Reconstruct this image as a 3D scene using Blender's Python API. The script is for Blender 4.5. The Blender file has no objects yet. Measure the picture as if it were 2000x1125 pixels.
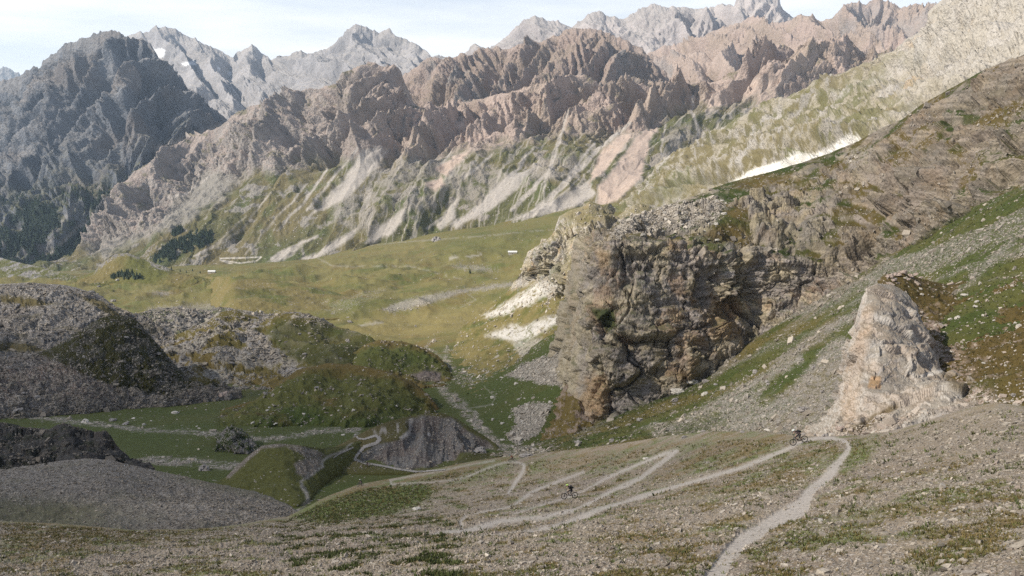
import bpy, math, random
import numpy as np
from mathutils import Vector, Matrix
RES = 1.0            # mesh density, 1 = about one vertex per rendered pixel
random.seed(7)
rng = np.random.default_rng(7)
scene = bpy.context.scene
COL = scene.collection
R = math.radians
# ------------------------------------------------------------ camera, sky, sun
F = 1664.0
PITCH = math.atan(312.5 / F)
cam_d = bpy.data.cameras.new('camera'); cam = bpy.data.objects.new('camera', cam_d); COL.objects.link(cam)
cam_d.sensor_width = 36.0; cam_d.lens = 36.0 * F / 2000.0
cam_d.clip_start = 0.2; cam_d.clip_end = 60000
cam.location = (0, 0, 0); cam.rotation_euler = (math.pi / 2 - PITCH, 0, 0)
scene.camera = cam
SUN_EL, SUN_AZ = 40.0, -106.0        # azimuth measured from the view direction, negative to the left
sun_dir = Vector((math.cos(R(SUN_EL)) * math.sin(R(SUN_AZ)), math.cos(R(SUN_EL)) * math.cos(R(SUN_AZ)), math.sin(R(SUN_EL))))
sd = bpy.data.lights.new('sun', 'SUN'); sd.energy = 5.0; sd.angle = R(0.55); sd.color = (1.0, 0.91, 0.78)
so = bpy.data.objects.new('sun', sd); COL.objects.link(so)
so.rotation_euler = (-sun_dir).to_track_quat('-Z', 'Y').to_euler()
w = bpy.data.worlds.new('World'); scene.world = w; w.use_nodes = True
nt = w.node_tree; nt.nodes.clear()
wo = nt.nodes.new('ShaderNodeOutputWorld'); bg = nt.nodes.new('ShaderNodeBackground'); bg.inputs['Strength'].default_value = 0.094
sk = nt.nodes.new('ShaderNodeTexSky'); sk.sky_type = 'NISHITA'; sk.sun_disc = False
sk.sun_elevation = R(SUN_EL); sk.sun_rotation = R(SUN_AZ); sk.altitude = 2600; sk.air_density = 1.0; sk.dust_density = 1.5
tc = nt.nodes.new('ShaderNodeTexCoord'); mp = nt.nodes.new('ShaderNodeMapping'); mp.inputs['Scale'].default_value = (1.0, 1.0, 7.0)
mp.inputs['Rotation'].default_value = (0, R(6), 0)
nz = nt.nodes.new('ShaderNodeTexNoise'); nz.inputs['Scale'].default_value = 2.6; nz.inputs['Detail'].default_value = 7; nz.inputs['Roughness'].default_value = 0.55
cr = nt.nodes.new('ShaderNodeMapRange'); cr.inputs[1].default_value = 0.36; cr.inputs[2].default_value = 0.60; cr.inputs[3].default_value = 0.60; cr.inputs[4].default_value = 1.0
mx = nt.nodes.new('ShaderNodeMix'); mx.data_type = 'RGBA'; mx.inputs[7].default_value = (11.6, 11.5, 11.4, 1)
L = nt.links.new
L(tc.outputs['Generated'], mp.inputs['Vector']); L(mp.outputs['Vector'], nz.inputs['Vector']); L(nz.outputs['Fac'], cr.inputs[0])
sx = nt.nodes.new('ShaderNodeSeparateXYZ'); L(tc.outputs['Generated'], sx.inputs[0])
el = nt.nodes.new('ShaderNodeMapRange'); el.inputs[1].default_value = 0.12; el.inputs[2].default_value = 0.5; el.inputs[3].default_value = 1.0; el.inputs[4].default_value = 0.18; L(sx.outputs['Z'], el.inputs[0])
ml_ = nt.nodes.new('ShaderNodeMath'); ml_.operation = 'MULTIPLY'; L(cr.outputs[0], ml_.inputs[0]); L(el.outputs[0], ml_.inputs[1]); L(ml_.outputs[0], mx.inputs[0]); L(sk.outputs[0], mx.inputs[6]); L(mx.outputs[2], bg.inputs['Color']); L(bg.outputs[0], wo.inputs['Surface'])
scene.view_settings.view_transform = 'Standard'; scene.view_settings.look = 'None'
scene.view_settings.exposure = 0.32; scene.view_settings.gamma = 1.0
scene.cycles.max_bounces = 6; scene.cycles.diffuse_bounces = 2; scene.cycles.transparent_max_bounces = 12; scene.cycles.volume_bounces = 0
scene.cycles.use_denoising = False
scene.cycles.volume_step_rate = 4.0

# ------------------------------------------------------------ projection
def ray(px, py):
    px = np.asarray(px, float); py = np.asarray(py, float)
    x = (px - 1000) / F; z = (562.5 - py) / F
    cp, sp = math.cos(PITCH), math.sin(PITCH)
    return x, cp + z * sp, -sp + z * cp
def pix(px, py, D):
    x, y, z = ray(px, py); k = np.asarray(D, float) / y
    return np.stack([x * k, y * k, z * k], -1)
def proj(P):
    cp, sp = math.cos(PITCH), math.sin(PITCH)
    f = P[..., 1] * cp - P[..., 2] * sp; u = P[..., 1] * sp + P[..., 2] * cp
    f = np.where(f < 0.5, 0.5, f)
    return 1000 + F * P[..., 0] / f, 562.5 - F * u / f

# ------------------------------------------------------------ noise
_p = np.random.default_rng(3).permutation(256).astype(np.int32); _p = np.concatenate([_p, _p, _p])
_g = np.random.default_rng(5).normal(size=(256, 3)); _g /= np.linalg.norm(_g, axis=1)[:, None]; _g = _g.astype(np.float32)
def gn(x, y, z):
    x = np.asarray(x, np.float32); y = np.asarray(y, np.float32); z = np.asarray(z, np.float32)
    x, y, z = np.broadcast_arrays(x, y, z)
    xi = np.floor(x); yi = np.floor(y); zi = np.floor(z)
    fx = x - xi; fy = y - yi; fz = z - zi
    xi = xi.astype(np.int32) & 255; yi = yi.astype(np.int32) & 255; zi = zi.astype(np.int32) & 255
    u = fx * fx * fx * (fx * (fx * 6 - 15) + 10); v = fy * fy * fy * (fy * (fy * 6 - 15) + 10); t = fz * fz * fz * (fz * (fz * 6 - 15) + 10)
    out = None
    def c(dx, dy, dz):
        h = _p[_p[_p[xi + dx] + yi + dy] + zi + dz]; g = _g[h]
        return g[..., 0] * (fx - dx) + g[..., 1] * (fy - dy) + g[..., 2] * (fz - dz)
    a = c(0, 0, 0); b = c(1, 0, 0); x00 = a + u * (b - a)
    a = c(0, 1, 0); b = c(1, 1, 0); x10 = a + u * (b - a)
    a = c(0, 0, 1); b = c(1, 0, 1); x01 = a + u * (b - a)
    a = c(0, 1, 1); b = c(1, 1, 1); x11 = a + u * (b - a)
    y0 = x00 + v * (x10 - x00); y1 = x01 + v * (x11 - x01)
    return (y0 + t * (y1 - y0)) * 1.6
def fbm(x, y, z, o=4, g=0.5):
    s = 0; a = 1; n = 0
    for i in range(o):
        s = s + a * gn(x * 2 ** i + 17.3 * i, y * 2 ** i + 5.1 * i, z * 2 ** i - 9.7 * i); n += a; a *= g
    return s / n
def ridge(x, y, z, o=5, g=0.5, lac=2.03):
    s = 0; a = 1; n = 0; w_ = 1.0
    for i in range(o):
        k = lac ** i
        r = 1 - np.abs(gn(x * k + 31.7 * i, y * k + 11.9 * i, z * k + 3.3 * i)) * 1.35
        r = np.clip(r, 0, 1); r = r * r
        s = s + a * r * w_; n += a; w_ = np.clip(r * 1.4, 0.25, 1); a *= g
    return s / n
def facets(x, y, z, seed=0):
    """broken rock: every cell of a jittered lattice gets its own offset and tilt. returns offset, tilt, gap to the next cell"""
    x, y, z = [np.asarray(q, np.float32) for q in (x, y, z)]
    xi, yi, zi = np.floor(x), np.floor(y), np.floor(z); xf, yf, zf = x - xi, y - yi, z - zi
    xi = xi.astype(np.int32) + seed; yi = yi.astype(np.int32); zi = zi.astype(np.int32)
    f1 = np.full(x.shape, 9., np.float32); f2 = f1.copy(); ro = np.zeros_like(f1); ti = np.zeros_like(f1)
    for dx in (-1, 0, 1):
        for dy in (-1, 0, 1):
            for dz in (-1, 0, 1):
                h = _p[_p[_p[(xi + dx) & 255] + ((yi + dy) & 255)] + ((zi + dz) & 255)]; g = _g[h]
                ex = xf - dx - .5 - g[..., 0] * .62; ey = yf - dy - .5 - g[..., 1] * .62; ez = zf - dz - .5 - g[..., 2] * .62
                d = ex * ex + ey * ey + ez * ez; m = d < f1
                f2 = np.where(m, f1, np.minimum(f2, d)); f1 = np.where(m, d, f1)
                g2 = _g[(h * 7 + 13) & 255]; ro = np.where(m, ((h * 37) & 255) / 255. - .5, ro)
                ti = np.where(m, g2[..., 0] * ex + g2[..., 1] * ey + g2[..., 2] * ez, ti)
    return ro, ti, np.sqrt(f2) - np.sqrt(f1)
def sm(a, b, x):
    t = np.clip((x - a) / (b - a), 0, 1); return t * t * (3 - 2 * t)
def mix(a, b, t):
    t = np.asarray(t)[..., None]; return a * (1 - t) + b * t
def terr(z, h, k=0.75):          # bedding steps of height h
    q = z / h; fl = np.floor(q); fr = q - fl
    return (fl + sm(k, 1.0, fr)) * h - z

# ------------------------------------------------------------ distance to drawn outlines
def seg_d(x, y, pts, widths=None, closed=False):
    best = np.full(x.shape, 1e9); n = len(pts); wv = np.zeros(x.shape) if widths is not None else None
    for i in range(n if closed else n - 1):
        ax, ay = pts[i][:2]; bx, by = pts[(i + 1) % n][:2]
        dx, dy = bx - ax, by - ay; l = dx * dx + dy * dy + 1e-9
        t = np.clip(((x - ax) * dx + (y - ay) * dy) / l, 0, 1)
        d = np.hypot(x - ax - t * dx, y - ay - t * dy)
        m = d < best; best = np.where(m, d, best)
        if wv is not None: wv = np.where(m, widths[i] * (1 - t) + widths[(i + 1) % n] * t, wv)
    return best, wv
def inside(x, y, pts):
    r = np.zeros(x.shape, bool); n = len(pts)
    for i in range(n):
        ax, ay = pts[i][:2]; bx, by = pts[(i + 1) % n][:2]
        if ay == by: continue
        c = ((ay > y) != (by > y)) & (x < (bx - ax) * (y - ay) / (by - ay) + ax); r ^= c
    return r
class Ctx: pass
def reg(c, pts, soft=5, wob=8):
    xs = [p[0] for p in pts]; ys = [p[1] for p in pts]; pad = soft + wob + 4
    sel = (c.px > min(xs) - pad) & (c.px < max(xs) + pad) & (c.py > min(ys) - pad) & (c.py < max(ys) + pad)
    out = np.zeros(c.px.shape)
    if not sel.any(): return out
    x = c.px[sel] + c.w1[sel] * wob; y = c.py[sel] + c.w2[sel] * wob
    d, _ = seg_d(x, y, pts, closed=True); d = np.where(inside(x, y, pts), d, -d)
    out[sel] = sm(-soft, soft, d); return out
def stroke(c, pts, soft=2, wob=3):
    """pts: (x, y, full width)"""
    xs = [p[0] for p in pts]; ys = [p[1] for p in pts]; wm = max(p[2] for p in pts); pad = wm + soft + wob + 4
    sel = (c.px > min(xs) - pad) & (c.px < max(xs) + pad) & (c.py > min(ys) - pad) & (c.py < max(ys) + pad)
    out = np.zeros(c.px.shape)
    if not sel.any(): return out
    x = c.px[sel] + c.w1[sel] * wob; y = c.py[sel] + c.w2[sel] * wob
    d, wv = seg_d(x, y, pts, widths=[p[2] for p in pts])
    out[sel] = 1 - sm(-soft, soft, d - wv / 2); return out

# ------------------------------------------------------------ lofted ground sheets
def pchip(t, Y, q):
    """t (n), Y (n, m, 3), q (k) -> (k, m, 3)"""
    h = np.diff(t)[:, None, None]; d = np.diff(Y, axis=0) / h; n = len(t)
    m = np.zeros_like(Y); m[0] = d[0]; m[-1] = d[-1]
    if n > 2:
        s = (d[:-1] * d[1:]) > 0; w1 = 2 * h[1:] + h[:-1]; w2 = h[1:] + 2 * h[:-1]
        with np.errstate(divide='ignore', invalid='ignore'):
            mm = (w1 + w2) / (w1 / d[:-1] + w2 / d[1:])
        m[1:-1] = np.where(s, mm, 0)
    i = np.clip(np.searchsorted(t, q) - 1, 0, n - 2); hh = (t[i + 1] - t[i]); s = ((q - t[i]) / hh)[:, None, None]; hh = hh[:, None, None]
    return (Y[i] * (2 * s ** 3 - 3 * s ** 2 + 1) + m[i] * hh * (s ** 3 - 2 * s ** 2 + s) + Y[i + 1] * (-2 * s ** 3 + 3 * s ** 2) + m[i + 1] * hh * (s ** 3 - s ** 2))
PATCH = {}
def grid_normals(P):
    a = np.gradient(P, axis=1); b = np.gradient(P, axis=0); n = np.cross(a, b)
    l = np.linalg.norm(n, axis=-1, keepdims=True); return n / np.maximum(l, 1e-12)
def row_world(row, q):
    if row[0] == 'w':
        a = np.array(row[1], float); t = np.linspace(0, 1, len(a)); return np.stack([np.interp(q, t, a[:, k]) for k in range(3)], -1)
    a = np.array(row, float); t = np.concatenate([[0], np.cumsum(np.abs(np.diff(a[:, 0])) + 0.15 * np.abs(np.diff(a[:, 1])) + 1e-6)]); t /= t[-1]
    return pix(np.interp(q, t, a[:, 0]), np.interp(q, t, a[:, 1]), 1 / np.interp(q, t, 1 / a[:, 2]))
def loft(name, rows, disp=None, color=None, back=(60, 40), unit=1.0, wl=30, dens=1.25, mat=None, sd_=0, jag=.035, cr0=.14, crag_px=0, kind='structure', label=None):
    """rows run from the crest (or far edge) to the near foot; back adds the reverse side behind the crest"""
    q0 = np.linspace(0, 1, 200); W = [row_world(r, q0) for r in rows]
    L_ = [np.concatenate([[0], np.cumsum(np.hypot(*(np.diff(np.clip(p, -300, 2300)) for p in proj(w_))))]) for w_ in W]
    plen = max(l[-1] for l in L_); nu = int(max(40, plen * 0.512 * dens * RES))
    q = np.linspace(0, 1, nu); W = np.array([row_world(r, q) for r in rows])
    px, py = proj(W); st = [0.0]
    for i in range(len(rows) - 1):
        d = np.hypot(px[i + 1] - px[i], py[i + 1] - py[i]); d = np.minimum(d, 600); st.append(st[-1] + max(8, float(np.percentile(d, 70))))
    sg = max(3, int(nu * .5 * jag)); kx = np.arange(-3 * sg, 3 * sg + 1); kw = np.exp(-.5 * (kx / sg) ** 2); kw /= kw.sum()
    def blur(A_):
        pad = np.concatenate([A_[:1] + (A_[:1] - A_[1:3 * sg + 1][::-1]), A_, A_[-1:] + (A_[-1:] - A_[-3 * sg - 1:-1][::-1])], 0)
        return np.stack([np.convolve(pad[:, k_], kw, 'valid') for k_ in range(3)], -1)
    W0 = W[0].copy()
    if crag_px:
        sx_ = q * plen / 26.0; W0[:, 2] += (ridge(sx_, sx_ * 0 + sd_, sx_ * 0 + .5, 5, .6) - .42) * crag_px * 2.2 * W0[:, 1] / F
    Ws = blur(W0); resid = W0 - Ws; W[0] = Ws
    for i in range(1, len(rows)):
        if nu > 6 * sg: W[i] = blur(W[i])
    t = np.array(st); nv = int(max(16, t[-1] * 0.512 * dens * RES))
    P = pchip(t, W, np.linspace(0, t[-1], nv)); v = np.linspace(0, 1, nv)
    nb = 0
    if back:
        bd, bz = back; e = []
        dirn = P[0] * np.array([1, 1, 0]); dirn = dirn / np.linalg.norm(dirn, axis=-1, keepdims=True)
        for k in np.linspace(1, 0, 14)[:-1]:
            e.append(P[0] + dirn * bd * k - np.array([0, 0, 1]) * bz * k ** 1.25)
        nb = len(e); P = np.concatenate([np.array(e), P], 0); v = np.concatenate([np.linspace(-1, -0.02, nb), v])
    c = Ctx(); c.v = np.repeat(v[:, None], nu, 1); c.u = np.repeat(q[None], len(v), 0)
    du = np.median(np.linalg.norm(np.diff(P[nb:, :, :2], axis=1), axis=-1), axis=0); c.su = np.repeat(np.concatenate([[0], np.cumsum(du)])[None], len(v), 0)
    dv = np.linalg.norm(np.diff(P, axis=0), axis=-1).mean(1); c.sv = np.repeat(np.concatenate([[0], np.cumsum(dv)])[:, None], nu, 1)
    N = grid_normals(P)
    if N[nb + 2:, :, 2].mean() < 0: N = -N
    dec = np.where(c.v >= 0, np.exp(-np.clip(c.v, 0, 1) / .07), np.exp(np.clip(c.v, -1, 0) / .25))
    P = P + dec[..., None] * resid[None]
    c.P = P; c.N = N; c.seed = sd_ * 13.7; c.px, c.py = proj(P)
    Dm = float(np.median(P[nb:, :, 1])); wlm = wl * Dm / F
    c.w1 = fbm(P[..., 0] / wlm, P[..., 1] / wlm, P[..., 2] / wlm + 3.3, 4, 0.6); c.w2 = fbm(P[..., 0] / wlm + 40, P[..., 1] / wlm, P[..., 2] / wlm - 8.3, 4, 0.6)
    if disp is not None:
        d = disp(c); d = d * (cr0 + (1 - cr0) * sm(0, 0.12, np.abs(c.v)))
        P = P + N * d[..., None]
    c.P = P; c.N = grid_normals(P)
    if c.N[nb + 2:, :, 2].mean() < 0: c.N = -c.N
    c.d = d if disp is not None else np.zeros(c.u.shape)
    c.px, c.py = proj(P)
    col, msk = color(c)
    n0, n1 = P.shape[:2]
    idx = np.arange(n0 * n1).reshape(n0, n1); quads = np.stack([idx[:-1, :-1], idx[1:, :-1], idx[1:, 1:], idx[:-1, 1:]], -1).reshape(-1, 4)
    gn_ = np.cross(np.gradient(P, axis=0), np.gradient(P, axis=1))[nb + 2:]
    if gn_[..., 2].mean() < 0: quads = quads[:, ::-1]
    mt = ground_mat(name, unit) if mat is None else mat
    left = np.ones(len(quads), bool)
    for sn, sm_, sk_ in getattr(c, 'split', []):
        f = (sm_.ravel()[quads].mean(1) > .5) & left & (c.v.ravel()[quads[:, 0]] > 0)
        if f.sum() > 4:
            left &= ~f; so_ = emit(sn, P, quads[f], col, msk, mt); so_['kind'] = sk_; PATCH.setdefault('split', []).append(so_)
    o = emit(name, P, quads[left], col, msk, mt); o['kind'] = kind
    if label: o['label'] = label
    c.obj = o; c.msk = msk; c.col = col; c.nb = nb; PATCH[name] = c
    return c
def emit(name, P, quads, col, msk, mt):
    used = np.unique(quads); remap = np.zeros(P.shape[0] * P.shape[1], np.int32); remap[used] = np.arange(len(used)); quads = remap[quads]
    me = bpy.data.meshes.new(name); me.vertices.add(len(used)); me.vertices.foreach_set('co', P.reshape(-1, 3)[used].astype(np.float32).ravel())
    nf = len(quads); me.loops.add(nf * 4); me.loops.foreach_set('vertex_index', quads.ravel().astype(np.int32))
    me.polygons.add(nf); me.polygons.foreach_set('loop_start', np.arange(0, nf * 4, 4, dtype=np.int32)); me.polygons.foreach_set('loop_total', np.full(nf, 4, np.int32))
    me.polygons.foreach_set('use_smooth', np.ones(nf, bool)); me.update(calc_edges=True)
    for an, av in (('Col', np.clip(col, .005, .9)), ('Msk', np.clip(msk, 0, 1))):
        at_ = me.attributes.new(an, 'FLOAT_COLOR', 'POINT'); v_ = av.reshape(-1, 3)[used]
        at_.data.foreach_set('color', np.concatenate([v_, np.ones((len(v_), 1))], -1).astype(np.float32).ravel())
    me.materials.append(mt); o = bpy.data.objects.new(name, me); COL.objects.link(o); return o

def node(nt, t, **k):
    n = nt.nodes.new(t)
    for a, b in k.items():
        if hasattr(n, a): setattr(n, a, b)
        else: n.inputs[a].default_value = b
    return n
def ground_mat(name, s, strata=0.0):
    """s: size in metres of the smallest readable stones"""
    m = bpy.data.materials.new(name + '_material'); m.use_nodes = True; nt = m.node_tree; nt.nodes.clear(); K = nt.links.new
    out = node(nt, 'ShaderNodeOutputMaterial'); bs = node(nt, 'ShaderNodeBsdfPrincipled'); bs.inputs['Roughness'].default_value = 0.95
    bs.inputs['Specular IOR Level'].default_value = 0.15
    ac = node(nt, 'ShaderNodeAttribute', attribute_name='Col'); am = node(nt, 'ShaderNodeAttribute', attribute_name='Msk')
    sp = node(nt, 'ShaderNodeSeparateColor'); K(am.outputs['Color'], sp.inputs[0])
    tc = node(nt, 'ShaderNodeTexCoord')
    n1 = node(nt, 'ShaderNodeTexNoise', Scale=1.0 / (s * 1.6), Detail=5.0, Roughness=0.72); K(tc.outputs['Object'], n1.inputs['Vector'])
    vo = node(nt, 'ShaderNodeTexVoronoi', Scale=1.0 / s, Randomness=1.0); K(tc.outputs['Object'], vo.inputs['Vector'])
    vc = node(nt, 'ShaderNodeSeparateColor'); K(vo.outputs['Color'], vc.inputs[0])
    # stones: cells whose random value lies under the density, shaped by the distance to the cell centre
    lt = node(nt, 'ShaderNodeMath', operation='LESS_THAN'); K(vc.outputs[0], lt.inputs[0]); K(sp.outputs[1], lt.inputs[1])
    rd = node(nt, 'ShaderNodeMapRange'); K(vo.outputs['Distance'], rd.inputs[0]); rd.inputs[1].default_value = 0.62; rd.inputs[2].default_value = 0.45; rd.inputs[3].default_value = 0; rd.inputs[4].default_value = 1
    stn = node(nt, 'ShaderNodeMath', operation='MULTIPLY'); K(lt.outputs[0], stn.inputs[0]); K(rd.outputs[0], stn.inputs[1])
    sc_ = node(nt, 'ShaderNodeMix', data_type='RGBA'); sc_.inputs[6].default_value = (0.15, 0.135, 0.12, 1); sc_.inputs[7].default_value = (0.42, 0.385, 0.345, 1); K(vc.outputs[1], sc_.inputs[0])
    mc = node(nt, 'ShaderNodeMix', data_type='RGBA'); K(stn.outputs[0], mc.inputs[0]); K(ac.outputs['Color'], mc.inputs[6]); K(sc_.outputs[2], mc.inputs[7])
    # fine variation of the tone
    mr = node(nt, 'ShaderNodeMapRange'); K(n1.outputs['Fac'], mr.inputs[0]); mr.inputs[1].default_value = 0.28; mr.inputs[2].default_value = 0.72; mr.inputs[3].default_value = 0.74; mr.inputs[4].default_value = 1.24
    ml = node(nt, 'ShaderNodeVectorMath', operation='SCALE'); K(mc.outputs[2], ml.inputs[0]); K(mr.outputs[0], ml.inputs['Scale'])
    K(ml.outputs[0], bs.inputs['Base Color'])
    # relief
    v2 = node(nt, 'ShaderNodeTexVoronoi', Scale=1.0 / (s * 2.4), Randomness=1.0); v2.feature = 'F1'; K(tc.outputs['Object'], v2.inputs['Vector'])
    a1 = node(nt, 'ShaderNodeMath', operation='MULTIPLY'); K(v2.outputs['Distance'], a1.inputs[0]); K(sp.outputs[0], a1.inputs[1])
    a2 = node(nt, 'ShaderNodeMath', operation='MULTIPLY_ADD'); K(n1.outputs['Fac'], a2.inputs[0]); a2.inputs[1].default_value = 1.1; K(a1.outputs[0], a2.inputs[2])
    a3 = node(nt, 'ShaderNodeMath', operation='MULTIPLY_ADD'); K(stn.outputs[0], a3.inputs[0]); a3.inputs[1].default_value = 0.45; K(a2.outputs[0], a3.inputs[2])
    st = node(nt, 'ShaderNodeMath', operation='MULTIPLY_ADD'); K(sp.outputs[0], st.inputs[0]); st.inputs[1].default_value = 0.75; st.inputs[2].default_value = 0.25
    bu = node(nt, 'ShaderNodeBump'); bu.inputs['Distance'].default_value = s * 0.95; K(st.outputs[0], bu.inputs['Strength']); K(a3.outputs[0], bu.inputs['Height']); K(bu.outputs[0], bs.inputs['Normal'])
    K(bs.outputs[0], out.inputs['Surface']); return m

A = lambda *v: np.array(v, float)
GREY = A(.27, .26, .255); PINK = A(.37, .29, .25); BROWN = A(.27, .215, .175); PALE = A(.48, .45, .41); SCREE = A(.44, .405, .37); SPINK = A(.50, .40, .34)
YEL = A(.42, .37, .26); ORANGE = A(.42, .25, .12); GRD = A(.040, .056, .014); GRO = A(.095, .098, .030); GRY = A(.17, .142, .058); GRR = A(.15, .095, .035); SOIL = A(.12, .10, .09); DARK = A(.12, .115, .11)
# ------------------------------------------------------------ relief and colour recipes
def n3(c, L_, o=4, g=0.5, k=0.0, sz=1.0):
    return fbm(c.P[..., 0] / L_ + c.seed + k, c.P[..., 1] / L_ - k, c.P[..., 2] / (L_ * sz) + k * .7, o, g)
def r3(c, L_, o=4, g=0.5, k=0.0, sz=1.0):
    return ridge(c.P[..., 0] / L_ + c.seed + k, c.P[..., 1] / L_ - k, c.P[..., 2] / (L_ * sz) + k * .7, o, g)
def ribs(c, Lg, Ag, lean=0.0, kap=.55, n=5, fall=.31, warp=.7, lac=2.35):
    """sharp-edged ribs with V gullies between; each finer set branches off the flanks of the coarser one"""
    x = c.su + lean * c.sv; y = c.sv; side = 0.0; d = 0; first = None
    for i in range(n):
        Li = Lg / lac ** i; A_ = Ag * fall ** i
        wp = fbm(x / (Li * 2.1) + 3.1 * i + c.seed, y / (Li * 4.6), c.seed + i * 5.5, 3, .5) * 2.2 * warp
        ph = x / Li + wp + side * kap * y / Li + i * .37; fr = ph - np.floor(ph); tri = np.abs(fr - .5) * 2
        am = .4 + 1.2 * sm(-.4, .4, gn(x / (Li * 1.8) - 9.3 * i, y / (Li * 6.5), c.seed + 2.2 * i))
        s = A_ * am * (tri - .5); d = d + s
        if i == 0: first = tri
        side = np.where(fr > .5, 1.0, -1.0) if i % 2 == 0 else np.where(fr > .5, .7, -1.1)
    return d, first
def mountain(Lg, Ag, Ar, lean=0.0, k=2.6, strat=0, o=6, low=None, kap=.55):
    """ribs and gullies of width Lg and depth Ag running down the slope, crags of height Ar"""
    def f(c):
        wx = n3(c, Lg * 1.6, 3, .45)
        d, c.gul = ribs(c, Lg, Ag, lean, kap)
        c.crag = r3(c, Lg * 0.30, 4, 0.45, 7.7, 2.2)
        am = sm(-0.3, 0.35, n3(c, Lg * 1.5, 3, 0.5, 21))
        c.rough = am
        d = d + n3(c, Lg * 2.2, 3, .5, 3) * Ag * .9 + (c.crag - 0.45) * Ar * .18 + blocks(c, Lg * .45, Ag * .20, (1.2, 1.2, 1.1), 3) * (.5 + .5 * am) + blocks(c, Lg * .15, Ag * .06, (1.2, 1.2, 1), 7) * (.4 + .6 * am)
        q_ = c.P[..., 2] + .45 * c.P[..., 0] + .3 * c.P[..., 1] + wx * Lg * .25; d = d + terr(q_, Lg * .22, .5) * .16 * (.3 + .7 * am)
        if strat: d = d + terr(c.P[..., 2] + wx * strat * 1.5 + 0.12 * c.P[..., 0], strat, 0.55) * 0.5
        return d
    return f
def hill(Ls, As, Af, Lf=None, terr_=0):
    def f(c):
        c.crag = r3(c, (Lf or Ls * .25), 4, 0.55, 3.1); c.gul = c.crag; c.rough = np.zeros_like(c.crag)
        d = n3(c, Ls, 4, 0.45) * As + (c.crag - .45) * Af
        if terr_: d = d + terr(c.P[..., 2] + n3(c, Ls * .6) * terr_, terr_, 0.5) * 0.35
        return d
    return f
def blocks(c, L_, A_, ax=(1, 1, 1), seed=0, crack=.35, wob=.5):
    wx = n3(c, L_ * .9, 3, .5, seed + 3) * wob; wz = n3(c, L_ * .7, 3, .5, seed + 13) * wob
    ro, ti, gp = facets(c.P[..., 0] / (L_ * ax[0]) + wx, c.P[..., 1] / (L_ * ax[1]) - wx, c.P[..., 2] / (L_ * ax[2]) + wz, seed)
    return A_ * (ro * .9 + ti * 1.1 - crack * (1 - sm(0, .10, gp)))
def msk_(c, rock, stone):
    stone = np.where(stone < .2, stone * (.15 + 1.7 * sm(.05, .35, n3(c, 22, 4, .55, 63))), stone)
    return np.stack([rock, stone, np.zeros_like(rock)], -1)
def ones(c): return np.ones(c.px.shape)

# ------------------------------------------------------------ far ranges
def col_far(tint, bluish=0.0):
    def f(c):
        n = n3(c, 300, 5, .6, 2); nz = c.N[..., 2]
        col = mix(tint * 0.82, tint * 1.18, sm(-.25, .25, n)); col = mix(col, SCREE * 1.05, sm(.5, .8, nz) * 0.5)
        if c.obj_name == 'far_mountain':
            s = 0
            for p in ([(300, 95), (322, 97), (318, 112), (306, 114)], [(352, 124), (378, 118), (384, 126), (360, 128)], [(445, 138), (455, 142), (448, 147)], [(420, 132), (428, 130), (430, 136)]):
                s = np.maximum(s, reg(c, p, 1.5, 5))
            col = mix(col, A(.85, .87, .9), s)
        return col, msk_(c, ones(c) * .6, ones(c) * 0)
    return f
def far(name, rows, Lg, Ag, Ar, tint, back, unit, **k):
    def cf(c): c.obj_name = name; return col_far(tint)(c)
    return loft(name, rows, mountain(Lg, Ag, Ar, k=3.0), cf, back=back, unit=unit, crag_px=4, **k)
far('distant_hill', [[(-260, 120, 11000), (0, 133, 11000), (20, 133, 11000), (45, 150, 11000), (90, 185, 11000)], [(-260, 300, 10400), (90, 300, 10400)]], 400, 60, 40, GREY, (800, 500), 14, sd_=1)
far('far_mountain', [
    [(200, 100, 7600), (250, 70, 7600), (268, 66, 7600), (275, 62, 7600), (287, 64, 7600), (300, 56, 7600), (325, 51, 7600), (340, 54, 7600), (360, 66, 7600), (400, 86, 7500), (430, 100, 7500), (455, 110, 7400), (462, 102, 7600), (475, 94, 7600), (490, 90, 7600), (507, 96, 7600), (522, 108, 7600), (530, 119, 7500), (548, 110, 7000), (560, 112, 7000), (575, 99, 7000), (600, 100, 7000), (622, 100, 7000), (650, 84, 7000), (668, 70, 7000), (676, 54, 7000), (694, 45, 7000), (712, 52, 7000), (725, 55, 7000), (740, 60, 7000), (762, 53, 7000), (772, 66, 6900), (790, 74, 6900), (812, 88, 6800), (828, 96, 6800), (842, 110, 6600), (870, 111, 6600), (890, 120, 6600), (1000, 140, 6600)],
    [(240, 130, 7000), (330, 120, 7000), (450, 150, 6900), (560, 160, 6500), (640, 130, 6500), (700, 120, 6500), (790, 130, 6300), (960, 180, 6200)],
    [(300, 190, 6300), (420, 185, 6200), (560, 185, 6000), (640, 180, 5800), (720, 170, 5700), (960, 260, 5700)],
    [(350, 330, 5200), (440, 260, 5000), (560, 260, 4900), (640, 240, 4900), (720, 260, 4900), (960, 330, 4900)]], 330, 85, 80, GREY * 1.05 + A(.02, .02, .03), (1500, 900), 9, sd_=2)
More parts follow.
